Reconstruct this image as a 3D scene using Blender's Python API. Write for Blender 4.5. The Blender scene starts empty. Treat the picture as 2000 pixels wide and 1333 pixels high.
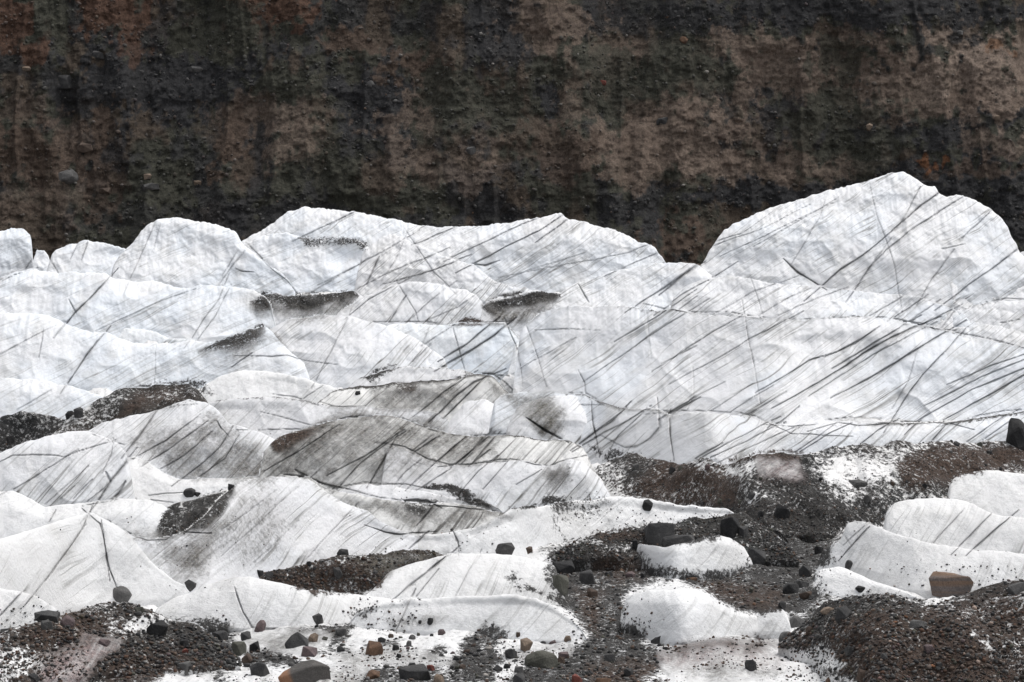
import bpy, bmesh, math, random, time
import numpy as np
from mathutils import Vector, Matrix
T0 = time.time()
SC = bpy.context.scene
COL = SC.collection

# ------------------------------------------------------------------ camera
H = 9.0                                   # eye height above the flat glacier floor
PITCH = math.radians(3.2)                 # looking slightly down
F = 1000.0 / math.tan(math.radians(8.0))  # focal length measured in photograph pixels
CP, SP = math.cos(PITCH), math.sin(PITCH)
cam_data = bpy.data.cameras.new('camera')
cam_data.sensor_width = 36.0
cam_data.lens = 18.0 / math.tan(math.radians(8.0))
cam_data.clip_start = 1.0
cam_data.clip_end = 2000.0
cam = bpy.data.objects.new('camera', cam_data)
cam.location = (0, 0, H)
cam.rotation_euler = (math.radians(90) - PITCH, 0, 0)
COL.objects.link(cam)
SC.camera = cam

def project(X, Y, Z):
    d = Y * CP - (Z - H) * SP
    v = Y * SP + (Z - H) * CP
    return 1000.0 + F * X / d, 666.5 - F * v / d

def slope(y):                             # dz/dY of the ray through picture row y
    v = (666.5 - np.asarray(y, float)) / F
    return (v * CP - SP) / (CP + v * SP)

def ray(x, y):
    u, v = (x - 1000.0) / F, (666.5 - y) / F
    return Vector((u, CP + v * SP, v * CP - SP)).normalized()

def floor_dist(y):
    return -H / slope(y)

# ------------------------------------------------------------------ noise
def _hash(i, j, k, seed):
    n = (i * 374761393 + j * 668265263 + k * 2147483647 + seed * 1274126177) & 0xFFFFFFFF
    n = ((n ^ (n >> 13)) * 1274126177) & 0xFFFFFFFF
    n = ((n ^ (n >> 16)) * 2246822519) & 0xFFFFFFFF
    return ((n ^ (n >> 15)) & 0xFFFF) / 32767.5 - 1.0

def noise3(x, y, z, seed=0):
    xi, yi, zi = np.floor(x).astype(np.int64), np.floor(y).astype(np.int64), np.floor(z).astype(np.int64)
    fx, fy, fz = x - xi, y - yi, z - zi
    ux = fx * fx * fx * (fx * (fx * 6 - 15) + 10)
    uy = fy * fy * fy * (fy * (fy * 6 - 15) + 10)
    uz = fz * fz * fz * (fz * (fz * 6 - 15) + 10)
    r = 0
    for a in (0, 1):
        wx = ux if a else 1 - ux
        for b in (0, 1):
            wy = uy if b else 1 - uy
            for c in (0, 1):
                wz = uz if c else 1 - uz
                r = r + wx * wy * wz * _hash(xi + a, yi + b, zi + c, seed)
    return r

def fbm(x, y, z, octaves=3, seed=0, gain=.5):
    r, a, f = 0, 1.0, 1.0
    for o in range(octaves):
        r = r + a * noise3(x * f + 17.3 * o, y * f + 5.1 * o, z * f + 9.7 * o, seed + o)
        a *= gain
        f *= 2.03
    return r

def smooth(e0, e1, x):
    t = np.clip((x - e0) / (e1 - e0), 0, 1)
    return t * t * (3 - 2 * t)

def gauss(a, s):
    if s <= 0: return a
    n = int(s * 3) + 1
    k = np.exp(-.5 * (np.arange(-n, n + 1) / s) ** 2)
    k /= k.sum()
    return np.convolve(np.pad(a, n, mode='edge'), k, mode='valid')

# ------------------------------------------------------------------ sheets (grids of vertices, turned into meshes later)
SHEETS = []
class Sheet:
    def __init__(s, name, X, Y, Z, mat, front, **k):
        s.name, s.X, s.Y, s.Z, s.mat, s.front = name, X, Y, Z, mat, front
        s.props = k
        s.rgb = np.zeros(X.shape + (3,))
        s.a = np.zeros(X.shape)
        SHEETS.append(s)
    def px(s):
        return project(s.X, s.Y, s.Z)

STEP = 1.5
def ridge(name, crest, base, label, cat='ice ridge', run=.85, mat='ice_a', cut=16, soft=3.5, rough=1.0, back=.9, bulge=1.3,
          group=None, x0=None, x1=None, rim=0, stain=None):
    """A ridge or mound of ice: its crest line, the floor line of its near face and a back slope."""
    cx = [p[0] for p in crest]; cy = [p[1] for p in crest]
    xa, xb = cx[0], cx[-1]
    x = np.linspace(xa, xb, max(8, int((xb - xa) / STEP)))
    bb = lambda q: float(base) if isinstance(base, (int, float)) else base[q][1]
    if xb >= 2050:                        # ridges that leave the picture run on beside it
        r_ = 1 + (hash_name(label) % 7) / 10
        cx = cx + [xb + 130 * r_, xb + 270 * r_, xb + 480 * r_]
        cy = cy + [cy[-1] - 4, cy[-1] + .35 * (bb(-1) - cy[-1]), bb(-1) - 3]
        x = np.concatenate([x, np.arange(xb + 5, cx[-1], 5)])
    if xa <= -50:
        r_ = 1 + (hash_name(label) % 5) / 8
        cx = [xa - 460 * r_, xa - 260 * r_, xa - 120 * r_] + cx
        cy = [bb(0) - 3, cy[0] + .35 * (bb(0) - cy[0]), cy[0] - 3] + cy
        x = np.concatenate([np.arange(cx[0], xa - 5, 5), x])
    n = len(x)
    yc = np.interp(x, cx, cy)
    yc = gauss(yc, soft / STEP)
    if isinstance(base, (int, float)): yb = np.full(n, float(base))
    else: yb = gauss(np.interp(x, [p[0] for p in base], [p[1] for p in base]), 20 / STEP)
    yb = np.maximum(yb, yc + 2)
    Db = floor_dist(yb)
    t = slope(yc)
    zc = (H + Db * t) / (1 - run * t)
    tap = np.ones(n)
    if xa > -30: tap *= np.sqrt(np.clip((x - xa) / cut, 0, 1))
    if xb < 2030: tap *= np.sqrt(np.clip((xb - x) / cut, 0, 1))
    zc = np.maximum(zc * tap, .01)
    Dc = Db + run * zc
    nf = int(np.clip((yb - yc).max() / STEP, 6, 330)) + 1
    sf = np.linspace(0, 1.12, nf)
    sb = np.linspace(1, 0, 12)[:-1] ** 1.7
    # near face: height falls with s, rounded at the crest
    r = np.minimum(.22, zc * .12)
    S = sf[:, None]
    zf = zc[None] * (1 - S)
    Yf = Dc[None] - run * zc[None] * (S ** (1 / bulge)) * 1.0
    Zf = zf
    low = S > 1
    Zf = np.where(low, -(S - 1) * 3.0, Zf)
    Yf = np.where(low, Dc - run * zc - (S - 1) * .5, Yf)
    B = sb[:, None]
    Yb = Dc[None] + back * (zc[None] + .4) * B + .25 * np.sqrt(B)
    Zb = zc[None] - (zc[None] + .4) * B ** 1.25
    Y = np.vstack([Yb, Yf]); Z = np.vstack([Zb, Zf])
    m = len(sb)
    front = np.zeros(Y.shape, bool); front[m - 4:] = True
    d = Y * CP - (Z - H) * SP
    X = (x[None] - 1000) / F * d
    # relief: broad swells, flutes down the face and fine melt scallops
    rel = smooth(0, .25, np.vstack([B * np.ones(n), np.broadcast_to(S, zf.shape)]))
    hh = np.clip(zc / 2.5, .15, 1.2)[None]
    seed = (abs(hash_name(label)) % 997)
    big = fbm(X * .22, Y * .12, Z * .3, 3, seed) * .40
    flute = fbm(X * .8 + Z * .25, Y * .1, Z * .18, 3, seed + 7) * .10
    fine = fbm(X * 3.2, Y * 1.2, Z * 3.2, 3, seed + 13) * .015
    sc = np.clip(d / 130, .5, 1.5)
    rid = (1 - np.abs(fbm(X * .42 + .25 * Z, Y * .12, Z * .55 - .1 * X, 3, seed + 21, .55))) ** 2 * .13
    cup = np.abs(fbm(X * 2.1, Y * .8, Z * 2.6, 2, seed + 23)) * .03
    Y = Y - rough * ((big + flute + rid) * rel * hh + (fine * 1.5 + cup) * sc)
    if mat == 'debris':
        lumps = fbm(X * .9, Y * .7, Z * .9, 3, seed + 31, .5) * .20 + fbm(X * 4, Y * 3, Z * 4, 2, seed + 33) * .025
        Y = Y - lumps * .8
        Z = Z + lumps * .45 * np.minimum(1, zc / .4)[None]
    edge = np.clip(np.vstack([1 - B * np.ones(n), 1 - np.broadcast_to(S, zf.shape)]), 0, 1)
    Z = Z + rough * edge * sc * np.minimum(1, zc / .5)[None] * (fine * 1.2 + fbm(X * 1.1, Y * .3, Z * 0, 4, seed + 3, .6) * .05 + np.abs(fbm(X * 3.4, Y * .3, Z * 0, 2, seed + 4)) * -.03)
    X = (x[None] - 1000) / F * (Y * CP - (Z - H) * SP)
    sh = Sheet(name, X, Y, Z, mat, front, label=label, category=cat, group=group, base=(float(X[-1].mean()), float(Dc.mean()), 0.0))
    if rim:
        depth_px = (S * (yb - yc)[None])
        w = 5 + 4 * fbm(X[m:] * .7, Y[m:] * .2, Z[m:] * .7, 2, seed + 5)
        al = rim * np.clip(1.1 - depth_px / np.maximum(w, .8), 0, 1) * np.clip(.55 + .8 * fbm(X[m:] * .35, 0 * X[m:], 0 * X[m:], 2, seed + 6), 0, 1)
        sh.a[m:] = np.clip(al, 0, 1)
        sh.rgb[m:] = (.05, .047, .042)
    if stain:
        v = fbm(X * .35, Y * .3, Z * .5, 4, seed + 41, .6)
        v2 = fbm(X * .28, Y * .3, Z * .3, 3, seed + 43)[..., None]
        ends = np.minimum(np.clip((x - xa) / 90, 0, 1) if xa > -30 else 1, np.clip((xb - x) / 90, 0, 1) if xb < 2030 else 1)
        foot = np.vstack([np.ones((m, n)), np.clip((1.0 - S) / .45, 0, 1) * np.ones(n)]) if label.find('corner') < 0 else 1
        thin_ = np.minimum(np.minimum(ends, 1)[None], foot) if not np.isscalar(foot) else ends[None] * np.ones(X.shape)
        sh.a[:] = np.clip(stain[1] + .34 * v - .42 * (1 - thin_) ** 1.5, .03, .95)
        sh.rgb[:] = np.array(stain[0]) * (1 + .35 * v2 * np.array((1.0, .55, .3)))
    return sh

def hash_name(s):
    h = 7
    for c in s: h = (h * 131 + ord(c)) & 0x7FFFFFFF
    return h
# ------------------------------------------------------------------ the ice, ridge by ridge, back to front
R = ridge
R('ice_hump', [(-70,470),(-30,456),(0,452),(22,446),(46,446),(58,455),(65,470),(68,492),(66,525)], 545, 'rounded white ice knob at the left edge below the dark moraine wall', 'ice hump', mat='ice_c', cut=5)
R('ice_hump', [(56,505),(70,486),(84,488),(98,500),(110,525)], 545, 'small low ice bump squeezed between the round knob and the flat hump', 'ice hump', mat='ice_c')
R('ice_ridge', [(86,515),(95,500),(112,485),(145,475),(172,468),(200,473),(230,482),(246,487),(275,500)], 560, 'low flat white ice hump left of the big dome with two grey cracks', mat='ice_c')
R('ice_dome', [(205,545),(225,510),(245,487),(262,470),(270,456),(285,441),(310,429),(342,424),(375,427),(400,432),(440,442),(462,450),(466,462),(474,478),(500,500),(540,526),(565,548),(582,572)], 590, 'smooth white ice dome standing highest on the left against the dark wall', 'ice dome', mat='ice_c', bulge=1.5)
R('ice_ridge', [(455,482),(500,456),(540,430),(562,414),(590,404),(620,406),(690,412),(760,426),(810,437),(850,443),(900,443),(960,439),(1010,430),(1050,425),(1056,427),(1085,416),(1099,417),(1102,424),(1112,428),(1150,434),(1190,446),(1230,460),(1262,476),(1282,487),(1285,496),(1293,499),(1299,512),(1320,545)], 572, 'long pale ice ridge at the back with a sharp notched point at its middle', mat='ice_a', soft=2)
R('ice_mound', [(455,500),(475,478),(500,462),(520,457),(545,456),(575,460),(592,468),(620,464),(660,465),(700,470),(722,478),(760,520)], 578, 'white ice mound with dark pebbles sprinkled along its top right', mat='ice_c', rough=1.2)
R('ice_mound', [(690,520),(716,486),(740,465),(768,458),(788,461),(810,478),(850,495),(900,510),(930,522),(950,538),(975,552),(1010,562),(1060,570),(1090,590)], 600, 'bright snowy ice mound trailing a long smooth tail to the right', mat='ice_b', rough=1.2)
R('ice_lens', [(915,530),(928,520),(952,529),(975,541),(996,553)], 560, 'small lens of ice leaning on the smooth snowy tail', 'ice lens', mat='ice_snow')
R('ice_ridge', [(1040,640),(1060,610),(1085,580),(1110,560),(1150,546),(1200,530),(1250,518),(1300,511),(1335,512),(1363,517),(1400,545),(1430,580)], 655, 'smooth bluish ice shoulder just left of the tall fin', mat='ice_a', bulge=1.12)
R('ice_fin', [(1330,560),(1366,520),(1384,490),(1400,468),(1415,450),(1440,433),(1490,412),(1520,399),(1560,387),(1600,378),(1650,363),(1700,350),(1740,340),(1775,340),(1790,353),(1802,362),(1828,365),(1833,378),(1850,385),(1872,381),(1900,390),(1930,405),(1955,425),(1970,446),(1974,462),(1987,475),(1990,488),(2010,510),(2060,540),(2100,560)], 622, 'tallest white ice fin on the right seamed with many slanting dark lines', 'ice fin', mat='ice_a', soft=2.2, bulge=1.4)
R('ice_ridge', [(1975,500),(1990,492),(2020,488),(2080,496)], 560, 'sliver of ice behind the tall fin at the right edge', mat='ice_a')
R('ice_slab', [(1345,560),(1366,522),(1400,505),(1440,493),(1484,484),(1522,479),(1545,492),(1552,512),(1580,538),(1608,562)], 592, 'low ice slab against the foot of the tall fin with a dark notch', 'ice slab', mat='ice_a')
R('ice_slab', [(1846,520),(1862,492),(1886,470),(1920,500),(1945,522),(2000,546),(2060,570),(2100,580)], 622, 'ice buttress at the right foot of the tall fin', 'ice slab', mat='ice_a')
R('ice_ridge', [(1300,590),(1340,560),(1380,545),(1420,540),(1500,549),(1600,560),(1700,570),(1760,572),(1800,582),(1855,602),(1900,625),(1930,650)], 668, 'narrow ice ridge running along the foot of the tall fin', mat='ice_a', rim=.15, bulge=1.08)
R('ice_ridge', [(1790,650),(1840,612),(1890,600),(1930,591),(2000,586),(2080,590)], 668, 'low ice ridge at the right edge with a thin dark line along its crest', mat='ice_a', rim=.5)
R('ice_ridge', [(1790,668),(1840,651),(1870,640),(1920,633),(1960,639),(2000,648),(2080,660)], 700, 'white ice step at the right edge above the wide striped face', mat='ice_a', bulge=1.1)
R('ice_ridge', [(1000,700),(1020,640),(1060,606),(1110,598),(1150,599),(1230,600),(1290,605),(1350,611),(1440,615),(1510,621),(1570,625),(1640,620),(1700,617),(1750,622),(1775,631),(1800,635),(1850,648),(1900,658),(1960,672),(2000,678),(2100,700)], [(1000,800),(1500,838),(2100,845)], 'widest ice face on the right streaked with bold parallel dark bands', 'ice ridge', mat='ice_a', rim=.3, bulge=1.08, run=1.35)
# left and middle rows
R('ice_ridge', [(-90,575),(-30,556),(0,546),(25,531),(60,523),(100,528),(150,531),(208,534),(222,545),(270,550),(300,548),(345,560),(360,565),(400,558),(430,556),(470,560),(497,566),(520,580),(545,620)], 675, 'broad pale ice face on the left crossed by one bold slanting crack', 'ice ridge', mat='ice_c', bulge=1.5, run=1.05)
R('ice_lens', [(-70,570),(-20,552),(10,540),(30,531),(66,523),(90,534)], 556, 'thin white ice lip at the left edge below the round knob', 'ice lens', mat='ice_c')
R('ice_mound', [(480,610),(497,588),(515,575),(535,572),(560,576),(610,572),(650,573),(690,568),(705,578),(740,600)], 632, 'ice mound under a long band of black grit left of the middle', mat='ice_b')
R('ice_mound', [(640,640),(665,606),(700,582),(720,574),(770,556),(800,550),(840,550),(880,558),(915,568),(935,582),(948,600),(960,640)], 655, 'grey faceted ice mound in front of the smooth snowy tail', mat='ice_b', bulge=1.4)
R('ice_mound', [(925,640),(942,600),(955,589),(985,580),(1015,573),(1040,570),(1075,571),(1093,573),(1100,588),(1110,620)], 655, 'ice mound near the middle capped with jagged black rubble', mat='ice_b', rough=1.3)
R('debris_heap', [(885,640),(898,630),(912,623),(928,625),(942,633)], 638, 'tiny brown heap of grit in the cleft below the middle of the back ridge', 'debris heap', mat='debris', stain=((.055,.042,.033),.95))
R('ice_lens', [(225,660),(240,642),(270,641),(300,648),(330,662),(385,664),(395,672)], 676, 'small light blue lens of glassy ice in the hollow on the left', 'ice lens', mat='ice_blue')
R('ice_ridge', [(-90,640),(-40,625),(0,615),(50,612),(100,620),(150,640),(195,650),(212,650),(230,662),(260,670),(300,672),(350,670),(380,665),(402,664),(420,662),(450,652),(485,642),(518,634),(532,645),(560,680),(610,720)], 772, 'long grey ice ridge on the left with a grit covered knoll at its right end', mat='ice_c', bulge=1.45, run=1.05)
R('ice_mound', [(480,680),(505,650),(530,640),(570,625),(620,616),(665,614),(700,621),(760,640),(800,655),(840,680),(868,700),(885,725)], 760, 'smooth rounded ice mound left of the blue ice wall', mat='ice_b', bulge=1.5)
R('ice_ridge', [(730,660),(765,632),(800,632),(850,634),(885,633),(920,632),(985,630),(1000,638),(1012,655),(1030,690),(1045,720)], 748, 'bluish ice wall in the middle cut by two bold black seams', 'ice ridge', mat='ice_blue', rim=.7, bulge=1.6)
R('ice_ridge', [(990,690),(1010,668),(1028,660),(1060,646),(1100,640),(1160,640),(1205,648),(1238,660),(1248,672),(1262,700),(1275,730)], 752, 'bluish ice wall with a scalloped right edge beside the seamed wall', 'ice ridge', mat='ice_blue', rim=.3, bulge=1.6)
R('ice_scallop', [(1070,760),(1090,728),(1110,714),(1125,720),(1140,745),(1150,775)], 792, 'small grey ice scallop with a dark crack down its right side', 'ice scallop', mat='ice_a', cut=26, bulge=1.6)
R('ice_scallop', [(1140,770),(1155,750),(1185,747),(1210,748),(1240,752),(1280,758),(1310,765),(1345,777),(1358,788),(1362,800)], 808, 'low overlapping ice scallop pointing right at the foot of the striped face', 'ice scallop', mat='ice_a', cut=26, bulge=1.6)
R('ice_scallop', [(1190,745),(1205,722),(1232,718),(1255,735),(1285,752)], 765, 'upper small ice scallop tucked against the striped face', 'ice scallop', mat='ice_a', cut=26, bulge=1.6)
R('ice_scallop', [(1275,775),(1300,740),(1325,727),(1350,740),(1360,770)], 798, 'narrow upright ice scallop with a crack on its right side', 'ice scallop', mat='ice_a', cut=26, bulge=1.6)
R('ice_scallop', [(1360,775),(1395,755),(1440,752),(1490,764),(1525,772),(1541,784),(1543,796)], 812, 'rounded ice scallop farthest right of its row', 'ice scallop', mat='ice_a', cut=26, bulge=1.6)
R('ice_ridge', [(950,800),(985,768),(1020,766),(1060,765),(1130,768),(1146,771),(1180,790),(1210,799),(1290,801),(1308,812),(1340,806),(1380,805),(1420,806),(1470,815),(1510,831),(1560,830),(1600,824),(1660,824),(1700,828),(1760,824),(1850,824),(1900,815),(1960,806),(2010,800),(2100,795)], [(950,900),(1150,905),(1400,940),(1500,915),(2100,900)], 'long pale ice bench above the brown debris belt on the right', 'ice bench', mat='ice_a', rim=.8, bulge=1.5)
R('ice_ridge', [(1590,835),(1630,822),(1680,817),(1740,820),(1800,822),(1870,822),(1900,824)], 842, 'thin ice ledge split off along the top of the pale bench', 'ice ledge', mat='ice_snow', rim=.3)
R('ice_ridge', [(-90,735),(0,738),(60,742),(100,748),(130,752),(165,762),(200,772),(240,790),(270,810)], 842, 'low white ice ridge above the dark debris at the left edge', mat='ice_c')
R('debris_heap', [(-90,820),(0,816),(40,808),(85,806),(110,814),(135,822),(175,808)], 892, 'domed heap of black rubble at the left edge', 'debris heap', mat='debris', stain=((.036,.034,.033),.64), rough=1.3)
R('debris_heap', [(50,872),(95,842),(130,822),(165,800),(215,772),(260,753),(330,748),(380,743),(405,745),(425,768),(450,790)], 900, 'brown and black debris bank wedged between two ice ridges on the left', 'debris heap', mat='debris', stain=((.04,.035,.031),.60), rough=1.3, cut=80)
R('ice_mound', [(380,775),(400,750),(430,735),(470,725),(520,722),(570,733),(610,745),(650,755),(700,790)], 802, 'plain white ice mound right of the brown debris bank', mat='ice_snow')
R('ice_mound', [(640,790),(690,748),(705,740),(740,725),(790,714),(850,718),(900,722),(940,735),(960,760)], 782, 'pale ice mound with a speckled patch of grit on its left flank', mat='ice_b', rim=.3)
R('ice_mound', [(950,770),(965,738),(985,728),(1010,735),(1035,752),(1055,775)], 785, 'small bluish white ice mound behind the dirty peak', mat='ice_snow', cut=45)
R('ice_peak', [(600,800),(650,765),(700,752),(740,752),(780,748),(830,745),(880,742),(910,735),(940,730),(962,737),(985,762),(1010,788),(1060,830),(1090,860)], 862, 'dirty grey ice peak with black stripes running down from its top', 'ice peak', mat='ice_dirty', rim=.8)
R('ice_mound', [(975,870),(1000,815),(1012,792),(1040,782),(1090,772),(1130,774),(1150,790),(1165,830),(1180,880)], 905, 'rounded grey ice mound with an olive dirt stain on its left brow', mat='ice_b', bulge=1.5)
R('ice_mound', [(845,840),(880,800),(910,782),(945,778),(985,795),(1020,825),(1050,855),(1070,880)], 880, 'pale leaning ice mound under the striped peak', mat='ice_b', cut=60, bulge=1.4)
R('ice_mound', [(850,870),(870,840),(890,812),(920,803),(950,818),(962,845),(975,870)], 880, 'small white ice mound in the pocket beside the dirty face', mat='ice_snow', cut=45)
R('ice_ridge', [(360,800),(400,788),(440,779),(480,775),(560,776),(600,783),(660,794),(740,797),(800,798),(850,806),(878,818),(885,830),(890,850)], 868, 'low grey ice ridge above the big dirty face', mat='ice_b', rim=.4)
# front left
R('ice_ridge', [(150,862),(165,846),(200,826),(250,815),(300,800),(340,788),(370,781),(400,786),(425,800),(445,828),(470,835),(500,842),(535,855),(560,880)], 962, 'grey fluted ice ridge on the left with a dark stripe at its left shoulder', mat='ice_b', bulge=1.4)
R('ice_ridge', [(500,900),(528,866),(545,852),(600,836),(650,823),(700,816),(740,812),(772,816),(800,824),(840,836),(878,847),(930,851),(985,850),(1010,851),(1050,857),(1068,862),(1085,857),(1110,860),(1135,871),(1148,890),(1160,918),(1180,940),(1195,970)], 1005, 'large dirty ice face in the middle dusted with brown silt along its top', 'ice ridge', mat='ice_dirty', rim=.7, bulge=1.5)
R('ice_ridge', [(740,885),(772,866),(790,872),(830,896),(870,908),(920,906),(980,899),(1020,898),(1060,907),(1085,908),(1112,897),(1140,905),(1168,930),(1190,962),(1205,985)], 1010, 'lower step of the dirty face with a fine dark crest line', 'ice ridge', mat='ice_b', rim=.6, bulge=1.4)
R('ice_ridge', [(-90,925),(-40,905),(0,885),(50,865),(100,850),(140,842),(168,843),(200,853),(228,866),(246,885),(256,930),(270,960)], 1010, 'smooth white ice ridge at the left edge with a sagging crack across it', mat='ice_b', bulge=1.5)
R('ice_ridge', [(225,945),(245,900),(262,893),(290,905),(320,925),(350,938),(400,935),(470,934),(530,928),(590,930),(620,950)], 1000, 'curving white snow ramp between the fluted ridge and the big smooth slope', mat='ice_snow')
R('ice_ridge', [(580,985),(610,965),(650,962),(700,946),(760,945),(830,958),(900,974),(960,985),(990,1000)], 1012, 'low pale ice rib below the dirty face', mat='ice_b', rim=.3)
R('debris_heap', [(822,966),(838,950),(858,946),(888,951),(920,965),(955,988),(965,1000)], 1004, 'dark olive hump of dirty ice shaped like a wing', 'debris heap', mat='debris', stain=((.06,.058,.046),.9))
R('ice_ridge', [(570,940),(600,930),(640,953),(680,965),(740,972),(800,982),(840,988),(870,984),(930,990),(960,1000),(1000,1000),(1060,990)], 1068, 'dusty ice ridge with dark streaks hanging from its crest', mat='ice_dirty', rim=.6)
R('ice_ridge', [(-90,965),(-40,960),(0,958),(28,957),(58,974),(90,991),(130,986),(180,980),(230,975),(290,979),(330,990),(360,1010)], 1102, 'flat white snowfield ridge on the left with scattered pebbles', mat='ice_snow')
R('ice_mound', [(285,1060),(303,1012),(330,988),(380,974),(430,962),(458,948),(475,950)], 1095, 'ice hollow coated with wispy black dirt left of the big smooth slope', mat='ice_dirty')
R('ice_slope', [(225,1062),(245,1042),(275,1052),(300,1056),(345,1045),(375,1025),(405,1000),(435,968),(465,948),(500,936),(540,930),(580,930),(610,940),(640,965),(680,985),(720,1000),(745,1020),(800,1042),(850,1062)], [(225,1165),(400,1160),(560,1130),(850,1090)], 'big smooth white ice slope rising to a rounded top left of centre', 'ice slope', mat='ice_b', bulge=1.5, run=.9)
R('ice_mound', [(712,1040),(728,1012),(750,1000),(790,1008),(815,1025),(835,1040),(850,1050)], 1062, 'small white ice lump nestled right of the big smooth slope', mat='ice_snow')
R('ice_ridge', [(700,1075),(740,1052),(800,1045),(840,1043),(880,1038),(930,1028),(970,1012),(1000,995),(1060,985),(1130,974),(1200,970),(1270,972),(1330,984),(1420,990),(1450,1020)], [(700,1095),(1000,1095),(1100,1062),(1450,1040)], 'white snow ridge peppered with black pebbles right of centre', mat='ice_snow', rough=1.4)
R('ice_peak', [(-90,1075),(-40,1060),(0,1050),(60,1035),(110,1020),(150,1008),(178,1003),(200,1014),(235,1030),(258,1050),(280,1080),(310,1110),(340,1135),(375,1150)], [(-90,1265),(0,1235),(180,1175),(375,1170)], 'white pyramid of ice at the left with two grey cracks fanning from its tip', 'ice peak', mat='ice_snow2', bulge=1.5, run=.9)
R('ice_mound', [(-90,1150),(0,1150),(40,1158),(70,1165),(110,1190),(130,1215)], 1245, 'low white snow mound at the left edge above the stony bank', mat='ice_snow')
# foreground
R('debris_heap', [(490,1140),(520,1122),(560,1114),(600,1105),(640,1096),(680,1086),(740,1076),(800,1070),(850,1075),(885,1086),(900,1100)], 1165, 'brown gravel mound in front of the big smooth slope', 'debris heap', mat='debris', stain=((.042,.033,.028),.68), rough=1.3)
R('ice_mound', [(700,1175),(730,1150),(760,1120),(800,1101),(850,1088),(880,1081),(930,1080),(1000,1085),(1050,1091),(1085,1102),(1098,1150),(1110,1175)], [(700,1195),(1110,1180)], 'white ice mound in the foreground with fan shaped grey streaks', mat='ice_snow2', bulge=1.5, run=1.1)
R('ice_mound', [(290,1200),(340,1168),(390,1148),(440,1131),(490,1127),(540,1135),(590,1149),(640,1158),(700,1162),(760,1170),(830,1180)], [(290,1225),(600,1228),(830,1190)], 'smooth white snow mound in the left foreground above scattered boulders', mat='ice_snow2', bulge=1.5, run=1.1)
R('ice_mound', [(680,1205),(740,1180),(800,1168),(870,1164),(940,1164),(1000,1160),(1045,1166),(1080,1182),(1110,1203),(1140,1232),(1150,1250)], [(680,1225),(900,1240),(1000,1250),(1150,1255)], 'low white snow apron in the centre foreground', mat='ice_snow', run=1.2)
R('snow_lump', [(1207,1215),(1212,1178),(1228,1162),(1260,1153),(1300,1150),(1350,1148),(1385,1153),(1408,1172),(1440,1190),(1480,1195),(1510,1210)], [(1207,1225),(1260,1240),(1330,1256),(1510,1228)], 'fat rounded lump of clean snow in the right foreground', 'snow lump', mat='ice_snow', bulge=1.8, run=1.05, rough=1.3)
R('ice_mound', [(1420,1215),(1450,1198),(1490,1188),(1525,1182),(1545,1192)], 1234, 'flat tongue of snow right of the fat snow lump', mat='ice_snow')
R('ice_mound', [(1225,1075),(1250,1062),(1300,1068),(1350,1058),(1390,1046),(1430,1052),(1455,1070),(1470,1085)], [(1225,1090),(1300,1118),(1400,1115),(1470,1100)], 'speckled snow mound below the largest black block', mat='ice_snow')
R('ice_mound', [(1440,1040),(1470,1028),(1510,1032),(1540,1048)], 1060, 'small snow patch right of the largest black block', mat='ice_snow')
R('ice_mound', [(1590,1085),(1610,1070),(1640,1054),(1650,1036),(1651,1020),(1672,1017),(1692,1020),(1730,1036),(1770,1048),(1800,1056),(1870,1070),(1950,1078),(2010,1084),(2100,1090)], [(1590,1128),(1720,1146),(1800,1155),(2100,1150)], 'white ice mound with a hooked left tip in the right foreground', mat='ice_snow2', run=1.0)
R('ice_mound', [(1715,1030),(1730,1000),(1745,982),(1770,976),(1800,972),(1850,970),(1890,978),(1930,1000),(1960,1006),(2010,1010),(2100,1015)], 1100, 'domed white ice mound with grey streaks behind the hooked mound', mat='ice_b2', bulge=1.5)
R('ice_mound', [(1840,965),(1866,932),(1900,922),(1950,919),(2010,924),(2100,930)], 1025, 'grit speckled ice mound at the right edge under the debris belt', mat='ice_snow')
R('ice_mound', [(1580,1150),(1592,1130),(1600,1110),(1640,1105),(1670,1118),(1700,1134),(1760,1152),(1790,1165)], 1166, 'low white snow tongue with a black block at its lower left', mat='ice_snow')
BRN = (.042,.030,.026)
R('debris_ridge', [(1120,905),(1148,876),(1180,881),(1240,889),(1300,896),(1360,903),(1410,905),(1450,892),(1500,883),(1560,886),(1620,876),(1680,863),(1760,864),(1850,861),(1920,861),(2010,868),(2100,870)], [(1120,985),(1300,1000),(1480,1048),(1700,1040),(2100,1000)], 'long brown debris belt lying below the pale ice bench on the right', 'debris ridge', mat='debris', stain=((.035,.029,.026),.64), rough=1.6, run=1.8, cut=110)
R('debris_ridge', [(1060,1075),(1110,1052),(1160,1042),(1260,1030),(1330,1020),(1400,1008),(1450,1000),(1500,1010),(1560,1040)], 1098, 'low bank of grey stones below the pebbled snow ridge', 'debris ridge', mat='debris', stain=((.045,.042,.038),.6), rough=1.6, run=1.8, cut=110)
R('debris_ridge', [(-90,1262),(0,1238),(40,1222),(80,1210),(150,1192),(210,1174),(262,1180),(310,1202),(370,1215),(440,1222),(470,1240)], [(-90,1345),(470,1300)], 'stony brown bank in the left foreground corner', 'debris ridge', mat='debris', stain=((.04,.034,.03),.6), rough=1.6, run=2.2, cut=90)
R('debris_ridge', [(1520,1225),(1545,1203),(1600,1172),(1650,1162),(1700,1156),(1760,1160),(1810,1163),(1860,1156),(1900,1147),(2000,1136),(2100,1130)], [(1520,1260),(1650,1320),(1720,1345),(2100,1345)], 'brown gravel bank filling the lower right corner', 'debris ridge', mat='debris', stain=((.034,.026,.022),.64), rough=1.6, run=2.2, cut=90)
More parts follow.
